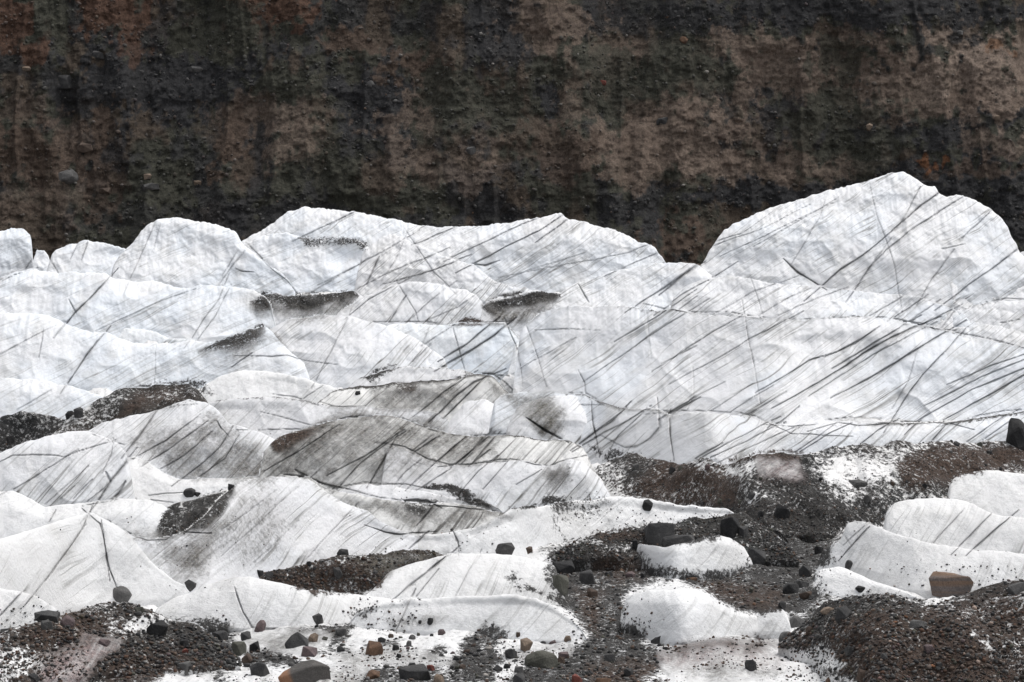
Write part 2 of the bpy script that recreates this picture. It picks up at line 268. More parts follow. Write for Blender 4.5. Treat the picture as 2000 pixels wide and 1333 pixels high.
# ------------------------------------------------------------------ dirt seams and cracks in the ice (zone, width, darkness, points)
ZONES = {'a': (0, 380, 2.854), 'b': (650, 380, 2.854), 'c': (1300, 380, 2.854), 'd': (0, 780, 4), 'e': (450, 780, 4), 'f': (900, 780, 4),
         'g': (1350, 780, 3.077), 'h': (0, 1000, 4), 'i': (450, 1000, 4), 'j': (900, 1000, 4), 'k': (1350, 1000, 3.077), 'p': (0, 0, 1)}
SEAMS = """
a 5 .8 600,475 500,580 420,660 350,745
a 3 .6 390,600 420,660
a 4.5 .75 570,790 480,900 375,1055
a 1.6 .5 0,890 150,810 300,740
a 1.6 .5 590,735 750,660 900,595 1000,560
a 2.2 .5 1250,510 1220,590 1140,690 1070,800
a 2 .35 1260,560 1200,680 1110,800
a 2 .5 1340,340 1290,400 1230,490
a 2 .3 1310,330 1250,430
a 2.2 .4 860,170 800,310 720,480
a 1.6 .25 890,180 860,300
a 3 .4 490,260 460,350
a 3 .35 430,280 400,350
a 3 .5 190,340 150,400
a 2.5 .5 1420,320 1520,420 1600,480 1650,545
a 4 .7 1325,418 1350,428 1400,430
a 2.5 .6 1690,235 1850,160 1960,110
a 1.6 .5 1740,545 1880,460 2000,390
a 2 .35 270,340 320,430
a 2 .5 1940,680 1860,850 1770,1015
a 3 .5 1390,895 1310,950
a 2.2 .6 1400,900 1520,905 1600,895 1700,925 1800,940
a 2.5 .5 0,490 80,450 170,420
a 1.5 .25 870,850 860,1040
a 1.6 .4 290,1090 130,1180
a 1.6 .45 1780,1080 1690,1140
a 1.6 .45 1500,1225 1600,1250 1750,1290
a 1.6 .45 1560,1120 1640,1130 1750,1170
a 1.6 .5 1820,1170 1870,1185 2000,1185
a 3 .2 240,780 220,890
b 2.5 .5 0,165 100,110
b 2.5 .6 480,265 580,225 670,190
b 3 .7 710,330 850,265 1000,195 1140,135
b 4 .85 790,385 870,345 950,300 1050,250 1150,200 1280,115
b 3.5 .85 1160,245 1310,135
b 5 .75 800,393 850,397 905,378
b 1.6 .25 980,470 1100,420 1330,350
b 1.6 .35 1050,440 1300,390 1500,360 1640,330 1780,270
b 2.2 .6 1560,440 1780,340
b 2.2 .65 0,465 130,400 300,310 400,250
b 1.6 .4 400,250 350,370 300,445
b 1.8 .4 440,250 500,340 560,430 640,510
b 2.2 .65 210,490 330,430 450,380 570,330
b 3 .75 360,480 450,455 560,420 700,365
b 3 .5 100,670 200,590 370,500
b 5 .5 250,370 200,480
b 1.8 .45 380,520 420,580 460,650 475,700
b 1.6 .4 640,520 550,590 430,700
b 1.6 .45 780,570 700,630 530,700
b 4 .3 400,590 330,690
b 2.2 .8 300,710 520,710 640,730 880,715
b 2.5 .65 670,740 700,850 730,960
b 1.6 .4 540,730 500,830
b 5 .85 880,725 750,830 640,900
b 6 .95 960,740 900,790 800,850 640,945
b 2 .5 660,740 520,830
b 3 .75 980,750 1020,850 1045,950 1050,1015
b 2.5 .5 1100,790 1140,900 1175,1020
b 1.6 .35 1050,970 1150,910 1300,830
b 3 .5 1380,520 1420,590
b 5 .5 1990,420 1830,530 1690,620
b 2.5 .55 1500,975 1650,870 1800,770 1990,650
b 3 .45 1640,780 1800,690 1960,580
b 1.6 .35 1750,680 1770,880
b 1.6 .7 1180,755 1300,750 1430,755
b 1.6 .7 1840,635 2000,665
b 2.5 .6 1860,930 2000,860
b 7 .85 590,1220 690,1120 790,1050 890,1005
b 6 .85 650,1215 760,1110 830,1040
b 3 .6 500,1200 620,1100 750,1020
b 3.5 .9 520,1040 650,1035 740,1015 850,1000 900,1005
b 3 .6 900,1010 960,1050 1000,1090
b 1.6 .3 460,920 530,850
b 1.6 .5 0,1185 110,1190
b 2.2 .8 1200,1105 1350,1105 1420,1110 1480,1145
b 3 .75 1380,1000 1405,1050 1410,1105
b 2 .75 1450,1175 1540,1175 1600,1195 1800,1205
b 3 .75 1445,1190 1450,1280 1465,1330
b 3 .7 1620,1205 1540,1270 1460,1330
b 3 .65 1880,1260 1885,1333
b 4 .6 1850,1235 1990,1150
b 5 .85 1110,1265 1200,1320
c 1.8 .3 900,0 860,130 740,330
c 2.2 .4 1150,0 1180,130 1220,240 1280,400 1300,540
c 2.5 .5 1400,0 1340,110 1300,170
c 4 .75 1520,0 1430,60 1310,160 1240,220 1100,340 980,420 870,515
c 3 .65 1620,40 1500,110 1350,210 1230,310 1150,400 1080,500
c 2.5 .5 1810,100 1680,220
c 2 .5 1560,300 1650,280
c 2.5 .4 1230,280 1110,450
c 3 .8 1960,310 1860,390 1700,500 1580,590
c 2.2 .4 1580,350 1500,460 1430,570
c 5 .85 690,390 740,435 860,510
c 1.6 .45 330,250 420,220 600,90
c 1.6 .3 320,270 560,180 720,100
c 1.6 .3 560,250 800,120 900,60
c 1.6 .3 400,300 700,160 850,90
c 5 .55 0,530 100,450 180,400
c 3 .45 0,630 80,570 250,470 330,420
c 3 .4 80,640 160,580
c 1.6 .35 360,620 480,550 700,470
c 1.6 .3 480,490 540,660
c 1.8 .45 530,670 700,570 800,530
c 1.6 .4 690,650 850,580 960,540
c 2 .5 1140,675 1300,580
c 2.2 .55 1270,690 1430,585
c 2 .45 1340,720 1500,610
c 2.2 .6 1440,720 1620,630
c 1.6 .4 1550,730 1620,640
c 2 .85 0,635 100,655 350,658 450,675 600,690 750,700 900,690 1050,680 1200,685 1330,705
c 3.5 .95 1350,715 1400,720 1420,735 1470,740 1500,755 1570,755
c 2 .7 1570,760 1700,780 1850,815 1990,855
c 1.6 .7 1690,625 1780,600 1900,580 2000,585
c 2 .7 1880,715 1960,700
c 3 .7 440,680 460,800 490,950 515,1085
c 2.5 .6 0,940 150,840 280,760 350,720
c 2.5 .65 130,1000 300,910 480,800 660,710
c 4 .6 600,1050 800,930 950,880 1080,810
c 4 .5 930,890 1060,830 1150,770
c 6.5 .95 700,1135 850,1050 1000,960 1100,890 1260,800 1420,730
c 4 .55 1000,930 1350,720
c 5 .8 1030,1080 1200,990 1350,900 1480,820 1570,765
c 3 .45 900,1060 1150,900 1400,770
c 4 .6 1610,820 1520,920 1430,1010 1330,1150 1280,1230
c 2 .35 1390,920 1350,1050 1290,1150
c 3 .4 1640,1030 1800,960 2000,890
c 3.5 .4 1540,1130 1750,1020 2000,920
c 4 .4 1460,1230 1700,1090 2000,970
c 4 .4 1600,1230 1800,1120 2000,1010
c 2 .5 150,1010 155,1130 120,1200
c 5 .5 0,1240 160,1150
c 2.5 .5 160,1130 300,1060
c 2.5 .5 290,1180 450,1080
c 2.5 .45 380,1200 560,1090
c 2.5 .45 480,1220 640,1120
c 2 .85 0,1215 100,1205 260,1205 400,1215 500,1240 590,1285
c 4 .8 600,1290 640,1270 720,1200
c 1.6 .5 590,1290 700,1300 800,1290
c 2 .85 910,1255 1030,1245 1150,1248
c 2.6 .95 910,1290 960,1275 1080,1290 1180,1285 1260,1275 1340,1265 1450,1270 1540,1265 1600,1280
c 1.6 .5 1600,1275 1750,1230 1900,1205 2000,1200
g 4 .5 50,360 250,250 450,150
g 4 .45 80,370 300,270 480,180
g 3 .55 640,310 760,230 840,170
g 4 .5 700,290 830,210 930,160
g 4 .55 1030,260 1120,190 1210,140
g 4 .5 1450,250 1520,170
g 3 .5 1680,240 1830,140 1920,90
g 3 .4 1760,240 1900,150
g 3 .35 190,370 330,300 560,200
g 2 .4 470,290 640,180
g 2 .7 650,215 720,215 790,225 910,225
g 3 .5 1300,200 1380,130
f 3 .7 1030,90 1040,200 1060,300 1075,400
f 3.5 .8 1640,150 1645,300 1665,470
f 4 .75 930,350 1060,260 1180,180 1270,90
f 4 .55 960,360 1100,280 1270,190 1400,110
f 7 .55 1200,340 1280,380 1380,370 1480,310 1560,220 1550,110
f 3 .45 1200,340 1230,290 1400,130
f 5 .85 560,175 650,230 720,270 790,310
f 7 .7 0,480 90,400 200,285
f 6 .65 100,490 200,380 270,300
f 3 .5 30,480 150,360 230,290
f 2 .85 0,515 150,500 300,470 420,470 500,490 590,515 700,525 770,490 850,470
f 3 .4 30,690 130,570 240,480
f 3 .35 200,670 350,500
f 3 .35 460,650 600,570
f 4 .45 1800,480 2000,370
d 7 .85 1225,90 1150,200 1080,300 1000,400
d 7 .75 1000,470 900,600 820,710 760,800 690,895
d 2.2 .5 0,750 130,690 300,590 500,460
d 2.6 .6 0,490 100,440 250,435 420,440 500,455 600,410 740,370
d 2 .35 880,350 870,430 820,540
d 2 .5 700,265 800,310 920,345
d 10 .5 838,590 855,635
d 5 .5 970,670 930,740 880,785
d 3 .5 680,800 780,720
d 2 .65 800,805 950,775 1050,780 1200,790 1300,800 1430,805 1540,770
d 2 .6 1200,750 1300,735 1390,730
d 10 .8 1700,190 1720,230
d 2 .35 1700,200 1770,280
d 3 .5 1090,440 1300,320 1480,180
d 3 .55 1180,480 1350,370 1550,220
d 2.5 .5 1300,520 1450,430 1600,300
d 3 .6 1420,620 1600,480 1700,390 1760,300
d 2.5 .45 1560,600 1750,470 1820,350
d 1.6 .5 1250,80 1380,50 1500,40
d 2 .3 400,780 640,570
d 2 .3 480,770 560,700
d 3 .4 590,760 700,650
d 3 .8 430,880 390,945
d 5 .75 690,900 650,1000 560,1130 420,1333
d 5 .75 710,920 780,980 810,1100 840,1330
d 4 .95 950,1015 1040,1070 1150,1110 1290,1105 1370,1040 1520,1045
h 4.5 .65 600,200 480,360 370,510 265,645
h 5 .7 800,150 820,280 850,450 905,590
h 4 .45 160,650 90,720 0,810
h 3.5 .4 1850,640 1890,780 1960,890
e 2 .3 0,980 150,870 300,760
e 2 .4 40,1130 200,980 400,800 580,650
e 2 .35 600,1250 750,1080 930,880
e 1.6 .25 230,1230 480,1000
e 7 .9 1480,960 1540,890 1590,830
e 6 .9 1340,795 1440,790 1550,800 1600,825
e 4 .9 1600,830 1720,840 1870,865 2000,870
e 2.2 .6 900,700 1050,740 1180,770 1340,790
e 2.2 .7 860,685 1050,650 1200,660 1370,665 1500,690
e 8 .95 570,580 640,620 720,660 850,690
e 4 .8 450,590 560,600
e 4 .85 1130,1010 1220,1040 1330,1055 1520,1040
e 6 .55 1530,1050 1420,1150
e 4 .6 1740,1050 1780,1120 1780,1190
e 8 .5 1690,1240 1560,1330
e 3 .6 330,530 560,390 700,300 760,260
e 3 .55 850,680 1000,520 1150,400 1270,320
e 4 .5 1100,640 1180,520 1270,350
e 3 .5 850,550 1050,450 1270,300
e 4 .6 1450,410 1600,310
e 3 .5 1430,400 1560,300
e 5 .65 1620,490 1800,330
e 6 .7 1770,500 1900,400 1990,320
e 5 .6 1880,510 2000,420
e 2 .45 1310,640 1370,570 1460,500
e 2.5 .4 1400,690 1560,540
e 2.5 .35 1500,690 1700,560
e 2.5 .75 220,240 400,235 580,230 700,205 900,150 1150,130 1350,150 1430,190 1560,240 1650,265 1760,285 1900,285 2000,280
e 2.5 .8 1290,360 1360,370 1450,420 1550,470 1700,510 1850,515 2000,500
i 9 .5 1710,335 1560,460 1450,540 1340,630
i 3 .35 1600,480 1470,640
i 2 .35 1930,350 1790,600
i 5 .25 1420,660 1360,790 1290,920
i 3 .4 60,680 100,800 150,890
i 3 .65 250,905 400,910 640,905
i 3 .5 1740,160 1780,270
k 4 .45 1080,80 1000,170 920,260
k 2 .4 1060,70 940,180
k 2 .35 930,150 960,200
g 4 .5 1920,710 1700,900
g 3 .35 1780,720 1600,900
g 2.5 .3 1620,690 1480,840
"""
# ------------------------------------------------------------------ dirt patches (kind, strength, edge softness, points in the photograph)
GREY, BROWN, OLIVE, SILT, SNOWC, PINK = (.034,.033,.032), (.054,.038,.030), (.085,.082,.066), (.16,.155,.145), (.78,.78,.78), (.45,.36,.36)
PATCHES = [
 (GREY,.97,6,[(497,590),(520,573),(560,576),(610,572),(690,567),(699,580),(660,598),(600,604),(550,602),(503,605)]),
 (GREY,.62,11,[(497,592),(600,590),(695,582),(680,606),(600,616),(540,614),(505,612)]), (SNOWC,.6,6,[(530,588),(560,592),(555,602),(535,600)]), (SNOWC,.5,6,[(630,594),(660,590),(655,602),(632,604)]),
 (SILT,.5,16,[(505,600),(600,600),(690,590),(660,620),(560,625)]),
 (GREY,1.0,5,[(943,600),(960,588),(985,580),(1040,569),(1096,573),(1085,590),(1050,594),(1000,606),(965,618),(950,610)]),
 (GREY,.62,11,[(950,606),(1000,598),(1090,580),(1075,606),(1010,626),(965,632)]), (SNOWC,.6,6,[(985,600),(1020,596),(1015,610),(990,614)]),
 (SILT,.65,16,[(955,600),(1085,588),(1070,612),(1010,634),(965,632)]),
 (BROWN,.95,5,[(893,634),(912,621),(937,626),(944,634)]),
 (GREY,.97,5,[(393,688),(425,666),(470,648),(512,632),(521,640),(515,655),(480,666),(440,672)]),
 (GREY,.6,9,[(400,690),(440,668),(500,655),(535,660),(500,680),(440,684)]),
 (SILT,.7,14,[(505,640),(525,640),(548,668),(530,672)]),
 (SILT,.4,18,[(400,690),(510,660),(500,690),(430,720)]),
 (BROWN,.8,14,[(215,815),(255,785),(300,765),(360,752),(365,768),(335,785),(265,806)]),
 (GREY,.8,10,[(250,755),(330,747),(395,742),(425,770),(380,778),(360,770),(300,762)]),
 (GREY,.55,5,[(588,463),(640,463),(700,467),(722,479),(716,492),(690,478),(640,480),(600,482)]),
 (GREY,.65,8,[(703,742),(740,722),(778,714),(745,735),(722,748)]),
 (SILT,.6,18,[(735,758),(800,750),(880,748),(900,770),(860,800),(760,800),(735,780)]),
 (GREY,.55,14,[(735,752),(800,748),(855,752),(845,766),(780,768)]),
 (BROWN,.7,8,[(778,752),(812,749),(806,763)]),
 (SILT,.7,16,[(955,735),(985,760),(1010,778),(1060,782),(1100,800),(1105,830),(1085,855),(1050,830),(1010,805),(975,775)]),
 (OLIVE,.6,16,[(1005,782),(1060,778),(1095,796),(1100,820),(1070,835),(1030,812)]),
 (BROWN,.97,6,[(530,866),(546,850),(600,834),(642,822),(640,840),(600,858),(575,872),(560,890),(535,884)]),
 (OLIVE,.65,10,[(620,832),(660,820),(720,812),(700,828),(650,842)]),
 (SILT,.75,22,[(600,850),(660,822),(740,810),(800,822),(850,842),(930,852),(990,856),(960,880),(880,880),(800,860),(720,850),(640,875),(560,905)]),
 (GREY,.5,12,[(560,878),(590,868),(580,888),(560,898)]),
 (OLIVE,.6,10,[(766,862),(790,840),(802,826),(795,850),(785,874)]),
 (SILT,.55,26,[(520,905),(620,860),(760,840),(860,860),(960,890),(900,905),(800,920),(640,940),(520,935)]),
 (SILT,.6,18,[(445,912),(520,890),(545,920),(500,936),(440,936)]),
 (SILT,.55,22,[(260,860),(400,800),(470,850),(540,890),(500,930),(350,930)]),
 (GREY,.85,5,[(830,951),(850,946),(888,950),(925,965),(958,987),(962,1000),(915,985),(870,962)]),
 (SILT,.7,14,[(680,968),(780,988),(840,1000),(820,1035),(740,1005)]),
 (GREY,.6,10,[(785,980),(850,976),(862,990),(840,1006),(800,1008)]),
 (SILT,.6,14,[(840,990),(960,996),(1000,1010),(930,1030),(850,1035)]),
 (GREY,.9,4,[(990,988),(1050,984),(1045,992),(995,994)]),
 (GREY,.6,10,[(1062,976),(1105,974),(1100,1000),(1066,992)]),
 (GREY,.38,14,[(1060,976),(1175,976),(1165,1005),(1090,1020),(1100,1050),(1066,1040)]),
 (SILT,.8,12,[(1062,930),(1098,915),(1104,950),(1070,962)]),
 (GREY,.4,12,[(1060,925),(1110,910),(1115,950),(1080,955)]),
 (GREY,.92,6,[(296,1052),(315,1000),(345,984),(390,974),(430,960),(462,950),(456,972),(432,1006),(416,1034),(370,1038),(320,1058)]),
 (SILT,.75,22,[(262,1052),(320,1060),(380,1040),(440,1035),(410,1085),(380,1130),(345,1122)]),
 (SILT,.35,40,[(400,1050),(480,960),(560,945),(560,1050),(450,1120)]),
 (GREY,.8,12,[(1150,876),(1180,881),(1300,897),(1290,915),(1240,930),(1225,960),(1195,920)]),
 (BROWN,.9,12,[(1270,900),(1400,908),(1450,925),(1440,985),(1320,978),(1245,955)]),
 (SNOWC,.6,16,[(1350,904),(1420,905),(1490,893),(1488,930),(1430,938),(1370,925)]),
 (BROWN,.85,8,[(1420,902),(1480,883),(1560,886),(1560,898),(1490,896)]),
 (PINK,.3,14,[(1485,900),(1550,900),(1555,940),(1495,945)]),
 (SNOWC,.85,12,[(1600,912),(1640,896),(1652,925),(1610,945)]),
 (SNOWC,.5,22,[(1560,915),(1700,890),(1790,905),(1770,925),(1660,945),(1570,945)]),
 (GREY,.9,12,[(1520,945),(1620,948),(1720,950),(1700,990),(1560,980),(1500,985)]),
 (BROWN,.9,14,[(1750,905),(1850,868),(2010,875),(2010,912),(1900,915),(1850,945),(1760,950)]),
 (SNOWC,.9,8,[(1480,1005),(1516,990),(1520,1008),(1490,1018)]),
 (SNOWC,.55,14,[(1440,975),(1500,970),(1540,985),(1470,995)]),
 (SNOWC,.5,12,[(1650,965),(1720,970),(1720,985),(1650,985)]),
 (GREY,.75,10,[(1060,1072),(1110,1052),(1260,1030),(1330,1022),(1420,1010),(1430,1030),(1400,1050),(1330,1060),(1250,1066),(1180,1085),(1100,1092)]),
 (BROWN,.75,10,[(1150,1042),(1260,1032),(1270,1050),(1180,1058)]),
 (BROWN,.9,10,[(560,1140),(600,1108),(680,1100),(720,1090),(760,1100),(740,1140),(680,1156),(600,1156)]),
 (OLIVE,.6,12,[(700,1090),(780,1078),(860,1080),(800,1100),(730,1130)]),
 (SNOWC,.4,10,[(270,775),(400,750),(410,765),(300,790)]),
 (SNOWC,.5,10,[(600,1110),(680,1095),(690,1105),(610,1122)]), (SNOWC,.45,10,[(640,1140),(690,1128),(700,1150),(650,1154)]), (SNOWC,.5,14,[(1170,890),(1210,905),(1230,950),(1200,945)]), (SNOWC,.45,14,[(1250,885),(1400,905),(1380,912),(1260,900)]),
 (SNOWC,.4,14,[(1280,955),(1400,960),(1400,972),(1290,968)]), (SNOWC,.4,14,[(1700,870),(1820,866),(1800,878),(1720,882)]), (SNOWC,.5,16,[(1560,960),(1640,940),(1720,955),(1640,975)]), (SNOWC,.6,12,[(1070,1062),(1160,1052),(1180,1062),(1100,1080)]),
 (SNOWC,.55,12,[(1170,1068),(1270,1068),(1270,1080),(1180,1084)]), (SNOWC,.6,12,[(1210,1095),(1300,1090),(1320,1110),(1280,1120)]), (SNOWC,.5,12,[(1470,1040),(1540,1045),(1530,1060),(1480,1062)]), (SNOWC,.5,12,[(1540,1075),(1600,1070),(1600,1085),(1550,1090)]),
 # floor of the foreground
 (GREY,.80,14,[(1085,1095),(1180,1080),(1270,1085),(1305,1130),(1260,1150),(1212,1170),(1212,1200),(1255,1228),(1240,1250),(1300,1268),(1430,1250),(1430,1275),(1300,1300),(1280,1340),(1120,1340),(1100,1300),(1135,1255),(1150,1235),(1110,1195),(1070,1170),(1090,1160)]),
 (BROWN,.85,16,[(1180,1088),(1260,1090),(1270,1130),(1215,1145),(1170,1120)]),
 (BROWN,.8,12,[(1125,1150),(1170,1150),(1165,1240),(1140,1210)]),
 (BROWN,.85,16,[(1150,1290),(1280,1290),(1300,1340),(1150,1340)]),
 (GREY,.80,14,[(1300,1112),(1380,1116),(1450,1104),(1475,1075),(1440,1045),(1500,1035),(1570,1050),(1620,1070),(1625,1095),(1595,1110),(1600,1135),(1560,1160),(1600,1168),(1550,1185),(1480,1195),(1430,1185),(1400,1150),(1330,1142)]),
 (BROWN,.8,14,[(1370,1140),(1450,1135),(1560,1165),(1520,1182),(1440,1180)]),
 (GREY,.76,14,[(1430,1005),(1560,985),(1720,985),(1740,1010),(1650,1016),(1640,1050),(1600,1085),(1500,1070),(1440,1045)]),
 (PINK,.35,20,[(1300,1275),(1420,1255),(1540,1260),(1560,1290),(1450,1300),(1310,1300)]),
 (BROWN,.7,16,[(1300,1268),(1480,1240),(1560,1262),(1500,1278),(1380,1275)]),
 (SNOWC,.9,12,[(1500,1265),(1600,1262),(1660,1295),(1640,1306),(1540,1300)]),
 (SNOWC,.7,14,[(1240,1320),(1290,1305),(1360,1315),(1380,1340),(1250,1340)]),
 (SNOWC,.7,14,[(1520,1320),(1600,1310),(1700,1330),(1700,1345),(1520,1345)]),
 (BROWN,.8,14,[(1640,1200),(1780,1190),(2010,1180),(2010,1345),(1720,1345),(1640,1290),(1600,1250)]),
 (GREY,.7,14,[(1540,1205),(1640,1165),(1800,1168),(1790,1190),(1640,1200),(1580,1235)]),
 (SNOWC,.6,12,[(1740,1162),(1800,1150),(1880,1160),(1850,1178),(1770,1178)]),
 (SNOWC,.45,16,[(1850,1195),(1930,1190),(1910,1215),(1860,1215)]),
 (SNOWC,.4,18,[(1840,1250),(1900,1230),(2005,1230),(2005,1340),(1960,1290)]),
 (BROWN,.85,14,[(50,1240),(150,1195),(240,1215),(260,1240),(180,1262),(80,1275)]),
 (PINK,.5,16,[(90,1300),(170,1255),(215,1262),(165,1300),(150,1345),(80,1345)]),
 (SNOWC,.75,14,[(0,1275),(50,1270),(90,1300),(60,1330),(0,1330)]),
 (SNOWC,.6,14,[(200,1225),(270,1195),(330,1205),(290,1235),(220,1245)]),
 (GREY,.78,14,[(270,1240),(330,1215),(440,1225),(455,1265),(430,1300),(470,1345),(150,1345),(190,1285)]),
 (BROWN,.7,16,[(200,1280),(330,1260),(420,1280),(400,1310),(200,1340)]),
 (SNOWC,.85,10,[(270,1333),(350,1300),(420,1310),(430,1330),(330,1345)]),
 (GREY,.78,12,[(880,1290),(900,1242),(940,1217),(985,1225),(985,1245),(960,1262),(990,1290),(960,1302),(985,1345),(865,1345)]),
 (GREY,.75,12,[(480,1275),(530,1265),(600,1285),(560,1300),(500,1300)]),
 (GREY,.7,10,[(620,1225),(680,1215),(680,1250),(650,1262)]),
 (GREY,.65,10,[(720,1310),(860,1300),(880,1345),(700,1345)]),
 (SILT,.6,14,[(450,1240),(540,1232),(640,1240),(620,1262),(500,1262)]), (SILT,.5,14,[(660,1280),(780,1268),(880,1290),(800,1300),(680,1298)]), (SILT,.5,12,[(740,1215),(860,1190),(880,1204),(770,1232)]),
 (SILT,.5,12,[(600,1310),(720,1300),(700,1330),(610,1340)]), (SILT,.45,12,[(990,1270),(1110,1262),(1120,1282),(1000,1290)]), (SILT,.5,14,[(1300,1310),(1420,1296),(1520,1312),(1400,1330)]), (GREY,.5,8,[(720,1255),(790,1250),(780,1262),(730,1266)]),
 (GREY,.5,8,[(830,1270),(870,1262),(865,1280),(835,1284)]), (GREY,.5,8,[(560,1228),(640,1226),(630,1236),(570,1238)]), (GREY,.5,9,[(620,1265),(690,1262),(690,1275),(630,1278)]),
 (GREY,.8,9,[(1535,1160),(1600,1145),(1615,1165),(1580,1188),(1540,1186)]),
 (GREY,.6,9,[(675,1195),(715,1192),(710,1206),(680,1206)]),
 (GREY,.5,10,[(985,1128),(1005,1118),(1040,1145),(1080,1162),(1050,1166),(1000,1160)]),
 (GREY,.7,10,[(1030,1300),(1130,1290),(1140,1340),(990,1340)]),
]

# the floor of the glacier: one sheet from before the camera's feet to the foot of the moraine wall
_gx = np.concatenate([np.linspace(-700, -20, 60)[:-1], np.linspace(-20, 2020, 1100), np.linspace(2020, 2700, 60)[1:]])
_gy = np.concatenate([np.linspace(2600, 1360, 60)[:-1], np.linspace(1360, 1000, 230), np.linspace(1000, 470, 160)[1:]])
_Y = floor_dist(_gy)[:, None] * np.ones(len(_gx))[None]
_X = (_gx[None] - 1000) / F * (_Y * CP + H * SP)
_sc = np.clip((_Y - 20) / 60, .3, 2)
_Z = (fbm(_X * .35, _Y * .25, 0 * _X, 3, 91) * .12 + fbm(_X * 1.3, _Y * .9, 0 * _X, 4, 92, .6) * .10) * _sc - .05
GROUND = Sheet('glacier_floor', _X, _Y, _Z, 'floor', np.ones(_X.shape, bool), kind='structure')
GROUND.a[:] = .14; GROUND.rgb[:] = GREY
GROUND.rgb[_gy < 600] = (.06, .045, .035)
_o = ((_gx < -60) | (_gx > 2090))[None] & (_gy < 2000)[:, None]
GROUND.a = np.where(_o, np.clip(.35 + .7 * fbm(_X * .12, _Y * .1, 0 * _X, 4, 95, .6), 0, .9), GROUND.a)
# dirt floor further out to the sides and right in front of the camera
_m = smooth(1330, 1420, _gy)[:, None] * np.ones(len(_gx))[None]
GROUND.a = np.maximum(np.maximum(GROUND.a, .75 * _m), smooth(560, 535, _gy)[:, None])

# ------------------------------------------------------------------ paint seams and patches onto the surfaces they lie on
CW, CH, BIN = 720, 470, 3
zb = np.full((CH, CW), 1e9)
for s in SHEETS:
    x, y = s.px()
    s.pxy = (x, y)
    m = s.front & (x > -60) & (x < 2090) & (y > 0) & (y < 1400)
    i = ((x[m] + 60) / BIN).astype(int); j = (y[m] / BIN).astype(int)
    np.minimum.at(zb, (j, i), s.Y[m])
for s in SHEETS:
    x, y = s.pxy
    i = np.clip(((x + 60) / BIN).astype(int), 0, CW - 1); j = np.clip((y / BIN).astype(int), 0, CH - 1)
    s.vis = s.front & (s.Y < zb[j, i] + .9 + .02 * s.Y) & (x > -60) & (x < 2090) & (y < 1400)

_gp = GROUND.pxy
GROUND.vis = GROUND.vis | ((_gp[1] > 960) & (_gp[1] < 1400) & (_gp[0] > -60) & (_gp[0] < 2090))

def seg_dist(px, py, pts):
    best = np.full(px.shape, 1e9)
    for (ax, ay), (bx, by) in zip(pts[:-1], pts[1:]):
        dx, dy = bx - ax, by - ay
        t = np.clip(((px - ax) * dx + (py - ay) * dy) / max(dx * dx + dy * dy, 1e-6), 0, 1)
        best = np.minimum(best, np.hypot(px - ax - t * dx, py - ay - t * dy))
    return best

def in_poly(px, py, pts):
    c = np.zeros(px.shape, bool)
    n = len(pts)
    for k in range(n):
        (ax, ay), (bx, by) = pts[k], pts[(k + 1) % n]
        cond = ((ay > py) != (by > py))
        with np.errstate(divide='ignore', invalid='ignore'):
            xs = (bx - ax) * (py - ay) / (by - ay if by != ay else 1e-9) + ax
        c ^= cond & (px < xs)
    return c

def over(s, idx, rgb, al):
    a0 = s.a.flat[idx]
    r0 = s.rgb.reshape(-1, 3)[idx]
    na = al + a0 * (1 - al)
    w = np.where(na > 1e-6, al / np.maximum(na, 1e-6), 0)[:, None]
    s.rgb.reshape(-1, 3)[idx] = r0 * (1 - w) + np.array(rgb) * w
    s.a.flat[idx] = na

for s in SHEETS:
    s.vi = np.flatnonzero(s.vis)
    s.vx, s.vy = s.pxy[0].flat[s.vi], s.pxy[1].flat[s.vi]
    X, Y, Z = s.X.flat[s.vi], s.Y.flat[s.vi], s.Z.flat[s.vi]
    k = 110 / np.maximum(Y, 40)
    s.wx = fbm(X * .8 * k, Y * .3, Z * .8 * k, 3, 301); s.wy = fbm(X * .8 * k, Y * .3, Z * .8 * k, 3, 401)
    s.wf = fbm(X * 3.3 * k, Y * .8, Z * 3.3 * k, 2, 501)
    s.box = (s.vx.min(), s.vx.max(), s.vy.min(), s.vy.max()) if len(s.vi) else (0, 0, 0, 0)
for rgb, st, soft, pts in PATCHES:
    xs = [p[0] for p in pts]; ys = [p[1] for p in pts]
    for s in SHEETS:
        if not len(s.vi) or s.box[1] < min(xs) - 60 or s.box[0] > max(xs) + 60 or s.box[3] < min(ys) - 60 or s.box[2] > max(ys) + 60: continue
        m = (s.vx > min(xs) - 60) & (s.vx < max(xs) + 60) & (s.vy > min(ys) - 60) & (s.vy < max(ys) + 60)
        if not m.any(): continue
        q = np.flatnonzero(m)
        px = s.vx[q] + s.wx[q] * soft * 1.1; py = s.vy[q] + s.wy[q] * soft * .8
        d = seg_dist(px, py, pts + [pts[0]])
        d = np.where(in_poly(px, py, pts), -d, d)
        al = st * smooth(soft * 1.25, -soft * 1.3, d) * np.clip(1 + .35 * s.wf[q], .3, 1.25)
        al = np.clip(al, 0, 1)
        if rgb is SNOWC:                    # snow showing through: takes dirt away
            ii = s.vi[q]
            s.a.flat[ii] = s.a.flat[ii] * (1 - al)
        else:
            over(s, s.vi[q], rgb, al)
